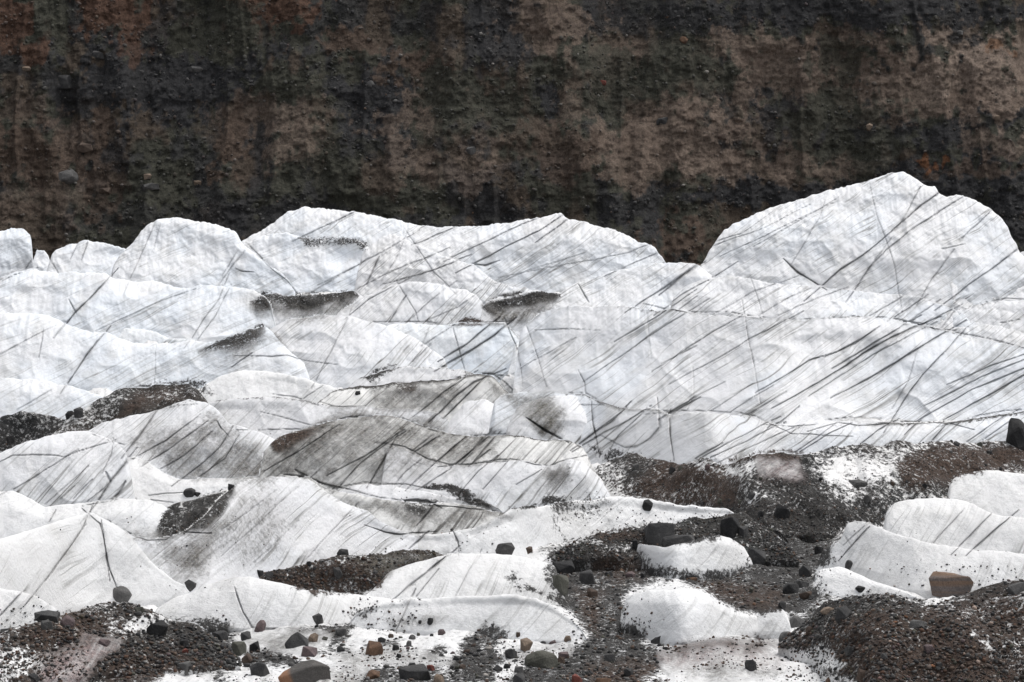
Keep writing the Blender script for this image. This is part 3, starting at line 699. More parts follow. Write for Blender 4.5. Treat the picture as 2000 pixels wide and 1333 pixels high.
for line in SEAMS.strip().splitlines():
    z, w, st, *pp = line.split()
    w, st = float(w), float(st)
    ox, oy, k = ZONES[z]
    pts = [(ox + float(p.split(',')[0]) / k, oy + float(p.split(',')[1]) / k) for p in pp]
    w = max(w, 1.7)
    # the seam runs on a little past where it is plain to see, thinning out
    L = sum(math.dist(a_, b_) for a_, b_ in zip(pts[:-1], pts[1:]))
    ex = min(.22 * L, 45) if L > 25 else 4
    (ax, ay), (bx, by) = pts[0], pts[1]; q0 = math.dist(pts[0], pts[1])
    (cx_, cy_), (dx_, dy_) = pts[-1], pts[-2]; q1 = math.dist(pts[-1], pts[-2])
    pts = [(ax + (ax - bx) / q0 * ex, ay + (ay - by) / q0 * ex)] + pts + [(cx_ + (cx_ - dx_) / q1 * ex, cy_ + (cy_ - dy_) / q1 * ex)]
    fade = max(2.2 * ex, 6)
    xs = [p[0] for p in pts]; ys = [p[1] for p in pts]
    for s in SHEETS:
        if not len(s.vi) or s.box[1] < min(xs) - 20 or s.box[0] > max(xs) + 20 or s.box[3] < min(ys) - 20 or s.box[2] > max(ys) + 20: continue
        q = np.flatnonzero((s.vx > min(xs) - 20) & (s.vx < max(xs) + 20) & (s.vy > min(ys) - 20) & (s.vy < max(ys) + 20))
        if not len(q): continue
        d = seg_dist(s.vx[q] + s.wx[q] * 1.5, s.vy[q] + s.wy[q] * 1.5, pts)
        e_ = np.minimum(np.hypot(s.vx[q] - pts[0][0], s.vy[q] - pts[0][1]), np.hypot(s.vx[q] - pts[-1][0], s.vy[q] - pts[-1][1]))
        e_ = smooth(0, fade, e_) * .85 + .15 * np.clip(e_ / 6, 0, 1)
        ww = np.maximum((.45 + .55 * e_) * w * np.clip(.95 + .6 * s.wx[q] + .4 * s.wf[q], .4, 1.7) * .39, .85)
        core = np.clip(1.15 - d / ww, 0, 1) ** 1.2
        halo = .26 * np.exp(-(d / (w * 2.2)) ** 2)
        al = e_ * st * (.60 if w < 4 else .78) * np.clip(core * np.clip(.85 + .4 * s.wf[q] + .35 * s.wx[q], .4, 1.1) + halo, 0, 1)
        over(s, s.vi[q], (.082, .08, .076) if w >= 3.5 else (.14, .138, .132), al)
        s.Y.flat[s.vi[q]] += .0012 * s.Y.flat[s.vi[q]] * core * min(1, w / 4)
for s in SHEETS:
    s.g = s.a * (s.rgb.mean(axis=-1) < .075)

# ------------------------------------------------------------------ materials
def new_mat(name):
    m = bpy.data.materials.new(name); m.use_nodes = True
    nt = m.node_tree
    for n in list(nt.nodes):
        if n.type != 'OUTPUT_MATERIAL': nt.nodes.remove(n)
    return m, nt

class NT:
    def __init__(s, nt): s.nt = nt
    def add(s, t, **k):
        n = s.nt.nodes.new(t)
        for a, b in k.items(): setattr(n, a, b)
        return n
    def put(s, sock, v):
        if isinstance(v, bpy.types.NodeSocket): s.nt.links.new(v, sock)
        elif v is not None:
            if hasattr(sock.default_value, '__len__') and not hasattr(v, '__len__'): v = (v,) * len(sock.default_value)
            if hasattr(v, '__len__') and hasattr(sock.default_value, '__len__') and len(sock.default_value) == 4 and len(v) == 3: v = tuple(v) + (1,)
            sock.default_value = v
    def math(s, op, a, b=None, clamp=False):
        n = s.add('ShaderNodeMath', operation=op, use_clamp=clamp)
        s.put(n.inputs[0], a)
        if b is not None: s.put(n.inputs[1], b)
        return n.outputs[0]
    def vec(s, op, a, b):
        n = s.add('ShaderNodeVectorMath', operation=op)
        s.put(n.inputs[0], a); s.put(n.inputs[1], b)
        return n.outputs['Value'] if op == 'DOT_PRODUCT' else n.outputs[0]
    def comb(s, x, y, z):
        n = s.add('ShaderNodeCombineXYZ')
        for i, v in enumerate((x, y, z)): s.put(n.inputs[i], v)
        return n.outputs[0]
    def noise(s, vec, scale, detail=3, rough=.5, dist=0):
        n = s.add('ShaderNodeTexNoise')
        s.put(n.inputs['Vector'], vec); s.put(n.inputs['Scale'], scale); s.put(n.inputs['Detail'], detail)
        s.put(n.inputs['Roughness'], rough); s.put(n.inputs['Distortion'], dist)
        return n.outputs['Fac']
    def range(s, v, a, b, c=0.0, d=1.0, kind='SMOOTHSTEP'):
        n = s.add('ShaderNodeMapRange', interpolation_type=kind)
        for i, q in enumerate((v, a, b, c, d)): s.put(n.inputs[i], q)
        return n.outputs[0]
    def mix(s, f, a, b, blend='MIX'):
        n = s.add('ShaderNodeMix', data_type='RGBA', blend_type=blend)
        s.put(n.inputs['Factor'], f)
        s.put(n.inputs[6], a); s.put(n.inputs[7], b)
        return n.outputs[2]

def ground_material(name, ang, streak=.6, blue=.35, white=(.78, .785, .80), gritty=.88):
    m, nt = new_mat(name)
    N = NT(nt)
    tc = N.add('ShaderNodeTexCoord').outputs['Object']
    a = math.radians(ang)
    u = N.vec('DOT_PRODUCT', tc, (-math.sin(a), .06, math.cos(a)))
    w = N.vec('DOT_PRODUCT', tc, (math.cos(a), 0, math.sin(a)))
    y = N.vec('DOT_PRODUCT', tc, (0, 1, 0))
    warp = N.math('SUBTRACT', N.noise(tc, .16, 3), .5)
    u = N.math('ADD', u, N.math('MULTIPLY', warp, 1.3))
    def lay(fu, fw, detail, rough=.55):
        return N.noise(N.comb(N.math('MULTIPLY', u, fu), N.math('MULTIPLY', w, fw), N.math('MULTIPLY', y, fw)), 1.0, detail, rough)
    fine = N.range(lay(8.0, .11, 4, .6), .50, .68)
    hair = N.range(lay(22, .28, 3, .6), .50, .68)
    band = N.range(lay(.9, .05, 2), .42, .62)
    bold = N.range(lay(2.6, .045, 4, .6), .57, .68)
    patch = N.range(N.noise(tc, .28, 4), .42, .62)
    fleck = N.range(N.noise(tc, 15, 4, .65), .62, .72)
    st = N.math('MULTIPLY', N.math('ADD', N.math('MULTIPLY', fine, .55), N.math('MULTIPLY', hair, .25)), N.math('ADD', N.math('MULTIPLY', band, .9), .22))
    st = N.math('ADD', st, N.math('MULTIPLY', N.math('MULTIPLY', bold, N.range(patch, 0, 1, .25, .8)), .55))
    def thin(n, w_): return N.range(N.math('ABSOLUTE', N.math('SUBTRACT', n, .5)), w_, 0)
    ln = N.math('MULTIPLY', thin(lay(1.7, .035, 3, .4), .012), N.range(N.noise(tc, .5, 2), .42, .6))
    ln2 = N.math('MULTIPLY', thin(lay(3.6, .06, 3, .45), .018), N.range(N.noise(tc, .8, 2), .45, .62))
    st = N.math('ADD', st, N.math('ADD', N.math('MULTIPLY', ln, 1.0), N.math('MULTIPLY', ln2, .8)))
    wide = N.range(lay(1.15, .03, 5, .72), .50, .66)
    st = N.math('ADD', st, N.math('MULTIPLY', wide, .26))
    st = N.math('ADD', N.math('MULTIPLY', st, streak), N.math('MULTIPLY', fleck, .22), True)
    base = N.mix(N.math('MULTIPLY', patch, blue), white, (.63, .71, .80))
    patch2 = N.range(N.noise(tc, .9, 5, .6), .45, .7)
    base = N.mix(N.math('MULTIPLY', patch2, .46), base, (.58, .575, .56))
    base = N.mix(st, base, (.17, .167, .158))
    att = N.add('ShaderNodeAttribute', attribute_name='stain', attribute_type='GEOMETRY')
    al = att.outputs['Alpha']
    grain = N.noise(tc, 9, 7, .72)
    g2 = N.noise(tc, 34, 4, .7)
    gsum = N.math('ADD', N.math('MULTIPLY', grain, .7), N.math('MULTIPLY', g2, .3))
    hard = N.range(N.math('ADD', al, N.math('MULTIPLY', N.math('SUBTRACT', gsum, .5), 3.6)), .38, .60)
    hard = N.math('MULTIPLY', hard, N.range(al, .02, .12))
    lum = N.vec('DOT_PRODUCT', att.outputs['Color'], (.33, .33, .33))
    grit = N.range(lum, .072, .048, .15, gritty, 'LINEAR')
    streaky = N.math('MULTIPLY', N.range(lay(7, .35, 4, .7), .32, .66, .35, 1.25, 'LINEAR'), N.range(gsum, .35, .62, .55, 1.25, 'LINEAR'))
    als = N.mix(N.range(lum, .06, .13), N.comb(al, al, al), N.math('MULTIPLY', al, streaky))
    al = N.vec('DOT_PRODUCT', als, (1 / 3, 1 / 3, 1 / 3))
    fac = N.math('ADD', N.math('MULTIPLY', hard, grit), N.math('MULTIPLY', al, N.math('SUBTRACT', 1, grit)), True)
    snb = N.math('MULTIPLY', N.range(N.noise(tc, 10, 5, .7), .545, .60), N.range(N.noise(tc, .9, 4, .6), .40, .62))
    fac = N.math('MULTIPLY', fac, N.math('SUBTRACT', 1, N.math('MULTIPLY', N.math('MULTIPLY', snb, grit), .75)))
    tint = N.mix(1.0, att.outputs['Color'], N.mix(N.range(N.noise(tc, 14, 6, .75), .32, .70), (.42, .42, .43), (1.9, 1.85, 1.8)), 'MULTIPLY')
    col = N.mix(fac, base, tint)
    bs = N.add('ShaderNodeBsdfPrincipled')
    N.put(bs.inputs['Base Color'], col)
    N.put(bs.inputs['Roughness'], N.range(fac, 0, 1, .62, .95, 'LINEAR'))
    bs.inputs['Specular IOR Level'].default_value = .25
    h = N.math('ADD', N.math('MULTIPLY', N.noise(tc, 11, 6, .7), .036), N.math('MULTIPLY', N.math('MULTIPLY', gsum, fac), .10))
    h = N.math('SUBTRACT', h, N.math('MULTIPLY', st, .02))
    b = N.add('ShaderNodeBump')
    b.inputs['Strength'].default_value = .8
    b.inputs['Distance'].default_value = 1.0
    N.put(b.inputs['Height'], h)
    N.put(bs.inputs['Normal'], b.outputs[0])
    nt.links.new(bs.outputs[0], nt.nodes['Material Output'].inputs[0])
    return m

MATS = {
    'ice_a': ground_material('streaked_ice', 34, .62, .30),
    'ice_b': ground_material('steep_streaked_ice', 43, .62, .18, (.75, .752, .765)),
    'ice_b2': ground_material('tall_streaked_ice', 52, .5, .05, (.73, .73, .73)),
    'ice_c': ground_material('pale_streaked_ice', 27, .40, .40, (.79, .80, .82)),
    'ice_blue': ground_material('bluish_ice', 36, .40, .6, (.78, .80, .82)),
    'ice_snow': ground_material('snowy_ice', 40, .22, .10, (.79, .79, .79)),
    'ice_snow2': ground_material('smooth_snow', 52, .30, .05, (.735, .735, .735)),
    'ice_dirty': ground_material('dirty_ice', 42, .95, .05, (.77, .765, .75)),
    'debris': ground_material('debris_cover', 40, .3, 0, (.76, .755, .75), .95),
    'floor': ground_material('floor_snow', 40, .25, 0, (.70, .70, .70), .95),
}

# ------------------------------------------------------------------ meshes from the sheets
def mesh_grid(name, X, Y, Z, origin):
    r, c = X.shape
    me = bpy.data.meshes.new(name)
    co = np.stack([X - origin[0], Y - origin[1], Z - origin[2]], -1).reshape(-1, 3).astype(np.float32)
    idx = np.arange(r * c).reshape(r, c)
    q = np.stack([idx[:-1, :-1], idx[1:, :-1], idx[1:, 1:], idx[:-1, 1:]], -1).reshape(-1, 4)
    fill_mesh(me, co, q)
    return me

def fill_mesh(me, co, q):
    k = q.shape[1]
    me.vertices.add(len(co)); me.vertices.foreach_set('co', np.ascontiguousarray(co, np.float32).ravel())
    me.loops.add(q.size); me.loops.foreach_set('vertex_index', q.astype(np.int32).ravel())
    me.polygons.add(len(q)); me.polygons.foreach_set('loop_start', np.arange(0, q.size, k, dtype=np.int32))
    me.update(calc_edges=True)

def set_colour(me, name, rgba):
    at = me.attributes.new(name, 'FLOAT_COLOR', 'POINT')
    at.data.foreach_set('color', np.ascontiguousarray(rgba, np.float32).ravel())

def put_props(o, **k):
    for a, b in k.items():
        if b: o[a] = b

for s in SHEETS:
    base = s.props.get('base', (0, 0, 0))
    me = mesh_grid(s.name, s.X, s.Y, s.Z, base)
    set_colour(me, 'stain', np.concatenate([s.rgb, s.a[..., None]], -1))
    me.shade_smooth()
    me.materials.append(MATS[s.mat])
    o = bpy.data.objects.new(s.name, me)
    o.location = base
    COL.objects.link(o)
    if s.props.get('kind'): o['kind'] = s.props['kind']
    else: put_props(o, label=s.props['label'], category=s.props['category'], group=s.props.get('group'))

# ------------------------------------------------------------------ the moraine wall behind
wx = np.concatenate([np.linspace(-95, -46, 120)[:-1], np.linspace(-46, 46, 1150), np.linspace(46, 95, 120)[1:]])
wz = np.concatenate([np.linspace(-1.5, 24, 380), np.linspace(24, 42, 60)[1:]])
WX, WZ = np.meshgrid(wx, wz)
WY0 = 260 + .55 * WZ
gull = fbm(WX * .16, WZ * .035, 0 * WX, 3, 700)
gul2 = 1 - np.abs(fbm(WX * .55 + .4 * gull, WZ * .10, 0 * WX, 3, 710))
lump = fbm(WX * .5, WZ * .5, WY0 * .1, 4, 720)
fin = fbm(WX * 2.0, WZ * 2.2, 0 * WX, 4, 730, .6)
ledge = fbm(WX * .04, WZ * .55, 0 * WX, 3, 740)
WY = WY0 - (2.6 * gull + .7 * gul2 + .14 * lump + .14 * fin + .2 * ledge)
wpx, wpy = project(WX, WY0, WZ)
TAN, BRN, RUST, DARK, OLV = (.168, .130, .106), (.098, .073, .058), (.095, .058, .043), (.042, .042, .044), (.060, .060, .048)
C = np.ones(WX.shape + (3,)) * np.array(OLV)
def blob(x, y, rx, ry, c, st=1.0):
    global C
    dx = (wpx - x + 26 * n1) / rx; dy = (wpy - y + 20 * n2) / ry
    d = np.sqrt(dx * dx + dy * dy) + .5 * n3
    f = (st * smooth(1.12, .72, d))[..., None]
    C = C * (1 - f) + np.array(c) * f
n1 = fbm(WX * .7, WZ * .35, 0 * WX, 3, 750); n2 = fbm(WX * .7, WZ * .35, 0 * WX, 3, 760); n3 = fbm(WX * 1.7, WZ * 1.3, 0 * WX, 4, 770, .65)
# broad mottling in vertical runs
v = smooth(-.1, .55, fbm(WX * .42, WZ * .30, 0 * WX, 4, 780, .6))[..., None]
C = C * (1 - v * .7) + np.array(BRN) * v * .7
v = smooth(.1, .6, fbm(WX * .5, WZ * .34, 0 * WX, 4, 790, .6))[..., None]
C = C * (1 - v * .8) + np.array(DARK) * v * .8
for b in [(350,150,270,95,DARK),(180,300,90,80,DARK,.8),(560,430,130,40,DARK,.8),(720,440,220,26,DARK,.8),(735,180,75,80,DARK),(975,70,70,60,DARK,.9),(300,60,160,60,DARK,.7),(620,40,60,60,DARK,.8),
          (1280,18,200,45,DARK,.7),(1700,22,380,42,DARK),(1550,372,210,34,DARK),(1860,362,190,62,DARK),(1720,245,90,30,DARK,.8),(1850,262,80,40,DARK),(1960,226,90,18,DARK),(960,400,60,60,DARK,.8),
          (1080,330,70,26,DARK,.8),(1060,205,30,40,DARK),(1225,400,70,50,DARK,.9),(1405,215,45,60,DARK,.6),(1500,250,40,60,DARK,.8),(1220,460,90,40,DARK,.6),(1960,430,60,60,DARK),(250,430,120,30,DARK,.6),
          (1630,80,130,26,BRN,.7),(1600,145,200,62,TAN,.85),(1770,160,210,78,TAN,.8),(1925,150,125,86,(.215,.17,.14)),(1920,205,90,26,TAN),(1480,100,130,44,TAN,.8),(1300,265,160,62,TAN,.85),(1260,310,120,50,TAN,.8),(1390,325,110,28,(.20,.157,.128),.9),
          (1450,190,46,60,TAN,.8),(1570,318,150,24,TAN,.7),(1960,285,80,22,TAN,.7),(1080,45,80,50,TAN,.8),(700,75,70,28,BRN),(830,145,80,44,BRN),(790,225,66,36,TAN,.7),(570,220,84,40,TAN,.7),(470,235,56,56,TAN,.6),
          (590,285,66,46,TAN,.7),(450,275,46,66,BRN),(800,310,66,46,TAN,.6),(900,345,80,30,TAN,.5),(960,285,46,34,TAN,.5),(1120,200,46,56,TAN,.55),(1200,120,66,46,TAN,.6),(1340,470,74,50,BRN),(1110,300,70,60,BRN,.8),
          (60,215,70,34,TAN,.6),(75,300,100,60,BRN),(140,270,50,40,TAN,.5),(205,240,36,44,BRN),(90,390,110,56,TAN,.5),(200,370,40,70,BRN,.7),(1640,210,100,40,OLV,.8),(1630,130,40,50,OLV,.8),(1380,150,60,30,OLV,.8),(1560,240,60,50,OLV,.8),
          (20,40,46,60,RUST),(230,30,70,46,RUST),(540,25,90,50,RUST),(70,120,34,34,RUST),(260,95,40,30,RUST,.8),(420,70,100,50,OLV),(560,160,70,40,OLV),(1900,330,90,12,BRN,.8),(1810,318,30,8,(.16,.075,.04),.9),(1945,100,22,16,(.17,.09,.05),.7),
          (650,330,60,50,OLV,.8),(880,190,70,60,OLV,.9),(970,210,50,70,OLV,.9),(1330,120,60,40,OLV,.8),(1180,150,50,60,OLV,.8),(1700,300,60,40,OLV,.7)]:
    blob(*b)
cm, cnt = new_mat('moraine')
N = NT(cnt)
tc = N.add('ShaderNodeTexCoord').outputs['Object']
att = N.add('ShaderNodeAttribute', attribute_name='stain', attribute_type='GEOMETRY')
st_ = N.vec('MULTIPLY', tc, (1, 1, .45))
mod = N.mix(N.range(N.math('ADD', N.math('MULTIPLY', N.noise(st_, 3.6, 9, .82), .6), N.math('MULTIPLY', N.noise(tc, 11, 6, .8), .4)), .34, .68), (.42, .42, .43), (1.75, 1.73, 1.68))
col = N.mix(1.0, att.outputs['Color'], mod, 'MULTIPLY')
stain_run = N.noise(N.vec('MULTIPLY', tc, (1, 1, .09)), 1.1, 6, .7)
col = N.mix(1.0, col, N.mix(N.range(stain_run, .36, .62), (.88, .88, .89), (1.08, 1.08, 1.08)), 'MULTIPLY')
pale = N.range(N.noise(tc, 7.5, 3, .6), .66, .74)
col = N.mix(N.math('MULTIPLY', pale, .22), col, (.24, .225, .205))
dk = N.range(N.noise(st_, 5.0, 5, .75), .41, .33)
col = N.mix(N.math('MULTIPLY', dk, .55), col, (.012, .012, .012))
bs = N.add('ShaderNodeBsdfPrincipled')
N.put(bs.inputs['Base Color'], col); bs.inputs['Roughness'].default_value = .95; bs.inputs['Specular IOR Level'].default_value = .15
b = N.add('ShaderNodeBump'); b.inputs['Strength'].default_value = 1.0; b.inputs['Distance'].default_value = 1.0
N.put(b.inputs['Height'], N.math('MULTIPLY', N.noise(tc, 6, 7, .75), .22)); N.put(bs.inputs['Normal'], b.outputs[0])
cnt.links.new(bs.outputs[0], cnt.nodes['Material Output'].inputs[0])
me = mesh_grid('hill', WX, WY, WZ, (0, 0, 0))
set_colour(me, 'stain', np.concatenate([C, np.ones(WX.shape + (1,))], -1))
me.shade_smooth(); me.materials.append(cm)
hill = bpy.data.objects.new('hillside', me); COL.objects.link(hill); hill['kind'] = 'structure'
print('sheets', len(SHEETS), 'verts', sum(s.X.size for s in SHEETS), 'time', time.time() - T0)
# ------------------------------------------------------------------ rock materials
def rock_material(name, c1, c2, c3=None, bands=0.0, end=None):
    m, nt = new_mat(name)
    N = NT(nt)
    tc = N.add('ShaderNodeTexCoord').outputs['Object']
    f = N.range(N.noise(tc, 2.6, 5, .65), .38, .64)
    col = N.mix(f, c1, c2)
    if bands:
        g = N.range(N.noise(N.vec('MULTIPLY', tc, (.4, .4, 7)), 1.0, 3), .45, .58)
        col = N.mix(N.math('MULTIPLY', g, bands), col, c3)
    elif end is not None:
        sx = N.math('ADD', N.vec('DOT_PRODUCT', tc, (1, 0, .3)), N.math('MULTIPLY', N.noise(tc, 2, 3), .2))
        col = N.mix(N.range(sx, end + .06, end - .06), col, c3)
    elif c3:
        col = N.mix(N.range(N.noise(tc, 1.3, 3), .56, .66), col, c3)
    sp = N.range(N.noise(tc, 38, 3, .7), .35, .68)
    col = N.mix(1.0, col, N.mix(sp, (.8, .8, .8), (1.15, 1.15, 1.15)), 'MULTIPLY')
    bs = N.add('ShaderNodeBsdfPrincipled')
    N.put(bs.inputs['Base Color'], col); bs.inputs['Roughness'].default_value = .88; bs.inputs['Specular IOR Level'].default_value = .3
    b = N.add('ShaderNodeBump'); b.inputs['Strength'].default_value = .7; b.inputs['Distance'].default_value = .06
    N.put(b.inputs['Height'], N.noise(tc, 9, 7, .7)); N.put(bs.inputs['Normal'], b.outputs[0])
    nt.links.new(bs.outputs[0], nt.nodes['Material Output'].inputs[0])
    return m
RM = {
    'black': rock_material('black_rock', (.018, .018, .019), (.035, .034, .034)),
    'dark grey': rock_material('dark_grey_rock', (.042, .042, .043), (.075, .073, .072)),
    'grey': rock_material('grey_rock', (.085, .083, .082), (.135, .132, .128)),
    'brown': rock_material('brown_rock', (.070, .050, .040), (.11, .083, .066)),
    'orange brown': rock_material('orange_brown_rock', (.15, .09, .058), (.105, .066, .048), (.075, .066, .06)),
    'tan': rock_material('tan_rock', (.21, .16, .12), (.16, .125, .10), (.12, .10, .085)),
    'purple grey': rock_material('purple_grey_rock', (.14, .105, .105), (.10, .078, .08)),
    'red': rock_material('red_rock', (.17, .055, .042), (.12, .045, .036)),
    'striped': rock_material('striped_rock', (.15, .125, .115), (.12, .105, .10), (.20, .125, .08), .7),
    'grey with orange': rock_material('grey_orange_rock', (.085, .08, .075), (.11, .10, .095), (.25, .135, .08), end=-.03),
    'olive grey': rock_material('olive_grey_rock', (.075, .075, .062), (.11, .108, .092)),
}

def rock_mesh(seed, w, d, h, shape='block', boxy=.5):
    rnd = random.Random(seed)
    bm = bmesh.new()
    n = {'block': 12, 'slab': 13, 'round': 19, 'shard': 9}[shape]
    e = {'block': .45, 'slab': .5, 'round': .85, 'shard': .6}[shape]
    for k in range(n):
        z = 1 - 2 * (k + .5) / n
        a = k * 2.39996 + rnd.uniform(-.5, .5)
        r = math.sqrt(max(0, 1 - z * z))
        p = [r * math.cos(a), r * math.sin(a), z]
        p = [math.copysign(abs(c) ** e, c) * rnd.uniform(.68, 1.0) for c in p]
        bm.verts.new(p)
    res = bmesh.ops.convex_hull(bm, input=bm.verts)
    junk = [g for g in res['geom_interior'] + res['geom_unused'] if isinstance(g, bmesh.types.BMVert)]; junk = list(set(junk))
    if junk: bmesh.ops.delete(bm, geom=junk, context='VERTS')
    bmesh.ops.dissolve_limit(bm, angle_limit=math.radians(16), verts=bm.verts, edges=bm.edges)
    rot = Matrix.Rotation(rnd.uniform(-.25, .25), 4, 'X') @ Matrix.Rotation(rnd.uniform(-.2, .2), 4, 'Y') @ Matrix.Rotation(rnd.uniform(0, 6), 4, 'Z')
    bmesh.ops.transform(bm, matrix=rot, verts=bm.verts)
    def fit():
        lo = [min(v.co[i] for v in bm.verts) for i in range(3)]; hi = [max(v.co[i] for v in bm.verts) for i in range(3)]
        for v in bm.verts:
            for i, q in enumerate((w, d, h)):
                t = (v.co[i] - lo[i]) / (hi[i] - lo[i])
                v.co[i] = t * q - (q / 2 if i < 2 else 0)
    fit()
    m = min(w, d, h)
    bmesh.ops.bevel(bm, geom=list(bm.edges), offset=m * (.028 if shape != 'round' else .06), segments=1, profile=.6, affect='EDGES', clamp_overlap=True)
    bmesh.ops.triangulate(bm, faces=bm.faces)
    bmesh.ops.subdivide_edges(bm, edges=bm.edges, cuts=1)
    for v in bm.verts:
        q = Vector((v.co.x / m * 1.3, v.co.y / m * 1.3, v.co.z / m * 1.3 + seed))
        v.co += Vector((noise_s(q), noise_s(q + Vector((7, 3, 1))), noise_s(q + Vector((2, 9, 4))))) * m * .055
    fit()
    me = bpy.data.meshes.new('rock')
    bm.to_mesh(me); bm.free()
    return me

from mathutils import noise as mnoise
def noise_s(v): return mnoise.noise(v)

# every visible surface point, for setting rocks down
VS = [s for s in SHEETS if len(s.vi)]
PXA = np.concatenate([s.vx for s in VS]); PYA = np.concatenate([s.vy for s in VS])
P3 = np.concatenate([np.stack([s.X.flat[s.vi], s.Y.flat[s.vi], s.Z.flat[s.vi]], -1) for s in VS])
GA = np.concatenate([s.g.flat[s.vi] for s in VS])
RGBA_ = np.concatenate([s.rgb.reshape(-1, 3)[s.vi] for s in VS])
DEB = np.concatenate([np.full(len(s.vi), s.mat in ('debris', 'floor')) for s in VS])
def surface_at(x, y):
    k = np.argmin((PXA - x) ** 2 + (PYA - y) ** 2)
    return P3[k]

ROCKS = []
def rock(x0, x1, y0, y1, colour, label, shape='block', cat='boulder', group=None, seed=None, name='boulder', deep=.85, tilt=0, wedge=0, fwd=0):
    """a rock seen in the photograph between columns x0..x1 and rows y0..y1"""
    seed = seed if seed is not None else int(x0 * 7 + y0 * 3)
    xc = (x0 + x1) / 2
    p = surface_at(xc, y1 - .12 * (y1 - y0))
    dep = p[1] * CP - (p[2] - H) * SP
    w = (x1 - x0) / F * dep; h = (y1 - y0) / F * dep * 1.45
    d = max(w * deep, h * .8)
    me = rock_mesh(seed, w, d, h, shape)
    if wedge:
        for v in me.vertices: v.co.z = .35 * h + (v.co.z - .35 * h) * (1 - wedge * (.5 - v.co.x / w)) if v.co.z > .35 * h else v.co.z
    me.name = name
    me.materials.append(RM[colour])
    o = bpy.data.objects.new(name, me)
    yy = p[1] + d * (.30 - fwd)
    d2 = yy * CP - (p[2] - H) * SP
    o.location = ((xc - 1000) / F * d2, yy, p[2] - .35 * h)
    o.rotation_euler = (0, tilt, 0)
    COL.objects.link(o)
    put_props(o, label=label, category=cat, group=group)
    ROCKS.append((x0, x1, y0, y1))
    return o

B = rock
B(216,258,1148,1177,'grey','grey rounded boulder sitting alone on top of the stony bank at lower left','round')
B(353,379,1135,1152,'dark grey','dark diamond shaped rock in the dip left of the smooth snow mound','slab',tilt=.4)
B(443,468,1119,1130,'black','thin black slab lying on the crest of the smooth snow mound','slab',tilt=-.2)
B(498,516,1115,1128,'black','small black rock at the left tip of the brown gravel mound')
B(544,648,1288,1345,'grey with orange','largest foreground boulder, grey with a rusty orange left end','slab',deep=.6,seed=44,wedge=.35,fwd=.2)
B(712,749,1255,1284,'orange brown','bright orange brown faceted boulder alone on the snow','block')
B(545,590,1237,1270,'dark grey','long dark slab leaning down to the right on the stony snow','slab',tilt=.55)
B(599,622,1239,1257,'tan','small tan boulder above the flat purple stone')
B(588,621,1266,1286,'purple grey','flat purple grey stone at the foot of the long leaning slab','slab')
B(778,842,1302,1331,'dark grey','dark flat boulder at the bottom edge beside a brick red stone','slab')
B(833,850,1301,1312,'red','small brick red stone on top of the dark flat boulder','block')
B(846,869,1319,1342,'tan','tan stone cut by the bottom edge right of the dark flat boulder','round')
B(493,512,1213,1238,'purple grey','upright purple stone at the lower lip of the smooth snow mound','round',tilt=.3)
B(470,492,1235,1251,'dark grey','dark rock just below the upright purple stone')
B(450,482,1255,1282,'olive grey','olive grey boulder left of a pointed black rock')
B(487,509,1255,1276,'black','pointed black rock right of the olive grey boulder','shard')
B(471,498,1277,1299,'brown','brown rock under the olive grey boulder')
B(488,527,1296,1324,'dark grey','dark grey boulder left of the largest foreground boulder')
B(346,374,1294,1314,'grey','grey boulder among gravel at the bottom left of centre')
B(1024,1090,1275,1308,'olive grey','large smooth oval grey slab in the bottom centre','round',deep=.7)
B(1016,1041,1250,1274,'tan','tan rock with a grey base just above the large oval slab')
B(986,1011,1269,1289,'dark grey','dark grey block left of the large oval slab')
B(955,1006,1063,1082,'dark grey','dark slab lying at the top edge of the white streaked mound','slab')
B(1022,1042,1070,1090,'brown','brown cube shaped rock right of the dark slab on the streaked mound')
B(1258,1322,1024,1064,'dark grey','big dark block in the middle of the grey stone bank','block',deep=.8)
B(1290,1362,1047,1074,'dark grey','low wedge shaped dark block leaning on the big dark block','slab',tilt=-.1)
B(1235,1250,1054,1076,'black','small upright black stone left of the big dark block','shard')
B(1176,1226,1049,1073,'dark grey','flat dark plate of rock in the grey stone bank','slab')
B(1077,1123,1099,1124,'black','black boulder on the right rim of the white streaked mound')
B(1076,1111,1124,1153,'olive grey','olive grey boulder under the black boulder by the streaked mound')
B(1131,1163,1116,1147,'dark grey','dark rounded boulder at the head of the gravel gully','round')
B(1146,1168,1149,1167,'brown','pale brown rock below the dark boulder in the gravel gully')
B(1340,1362,1129,1147,'orange brown','orange block behind the fat snow lump')
B(1406,1449,1012,1052,'black','large black boulder standing above the speckled snow mound','block',deep=.9)
B(1505,1537,989,1014,'black','black rock leaning left on the brown debris belt','slab',tilt=.4)
B(1440,1462,1030,1052,'dark grey','dark stone touching the right side of the large black boulder')
B(1455,1496,1073,1109,'dark grey','dark grey boulder right of the speckled snow mound')
B(1490,1506,1060,1078,'black','small black stone above the dark grey boulder by the speckled mound')
B(1598,1633,1134,1164,'black','black pointed boulder at the end of the low snow tongue','block')
B(1812,1900,1116,1152,'striped','tan and rust striped slab in front of the hooked snow mound','slab',deep=.5,fwd=.75,seed=12)
B(1964,2012,822,878,'black','huge black boulder cut by the right edge on the ice bench','round',deep=.9)
B(1473,1509,1227,1246,'black','flat black stone hanging from the lip of the snow tongue','slab')
B(1521,1551,1236,1264,'grey','grey rounded boulder below the snow tongue','round')
B(1537,1571,1206,1228,'grey','tilted grey boulder at the right end of the snow tongue','slab',tilt=.25)
B(1262,1289,1237,1259,'dark grey','dark leaning slab under the fat snow lump','slab',tilt=.6)
B(1282,1295,1239,1250,'grey','small grey stone beside the dark leaning slab under the snow lump')
B(128,145,804,821,'black','left of two dark rocks on the rubble by the low white ridge','round')
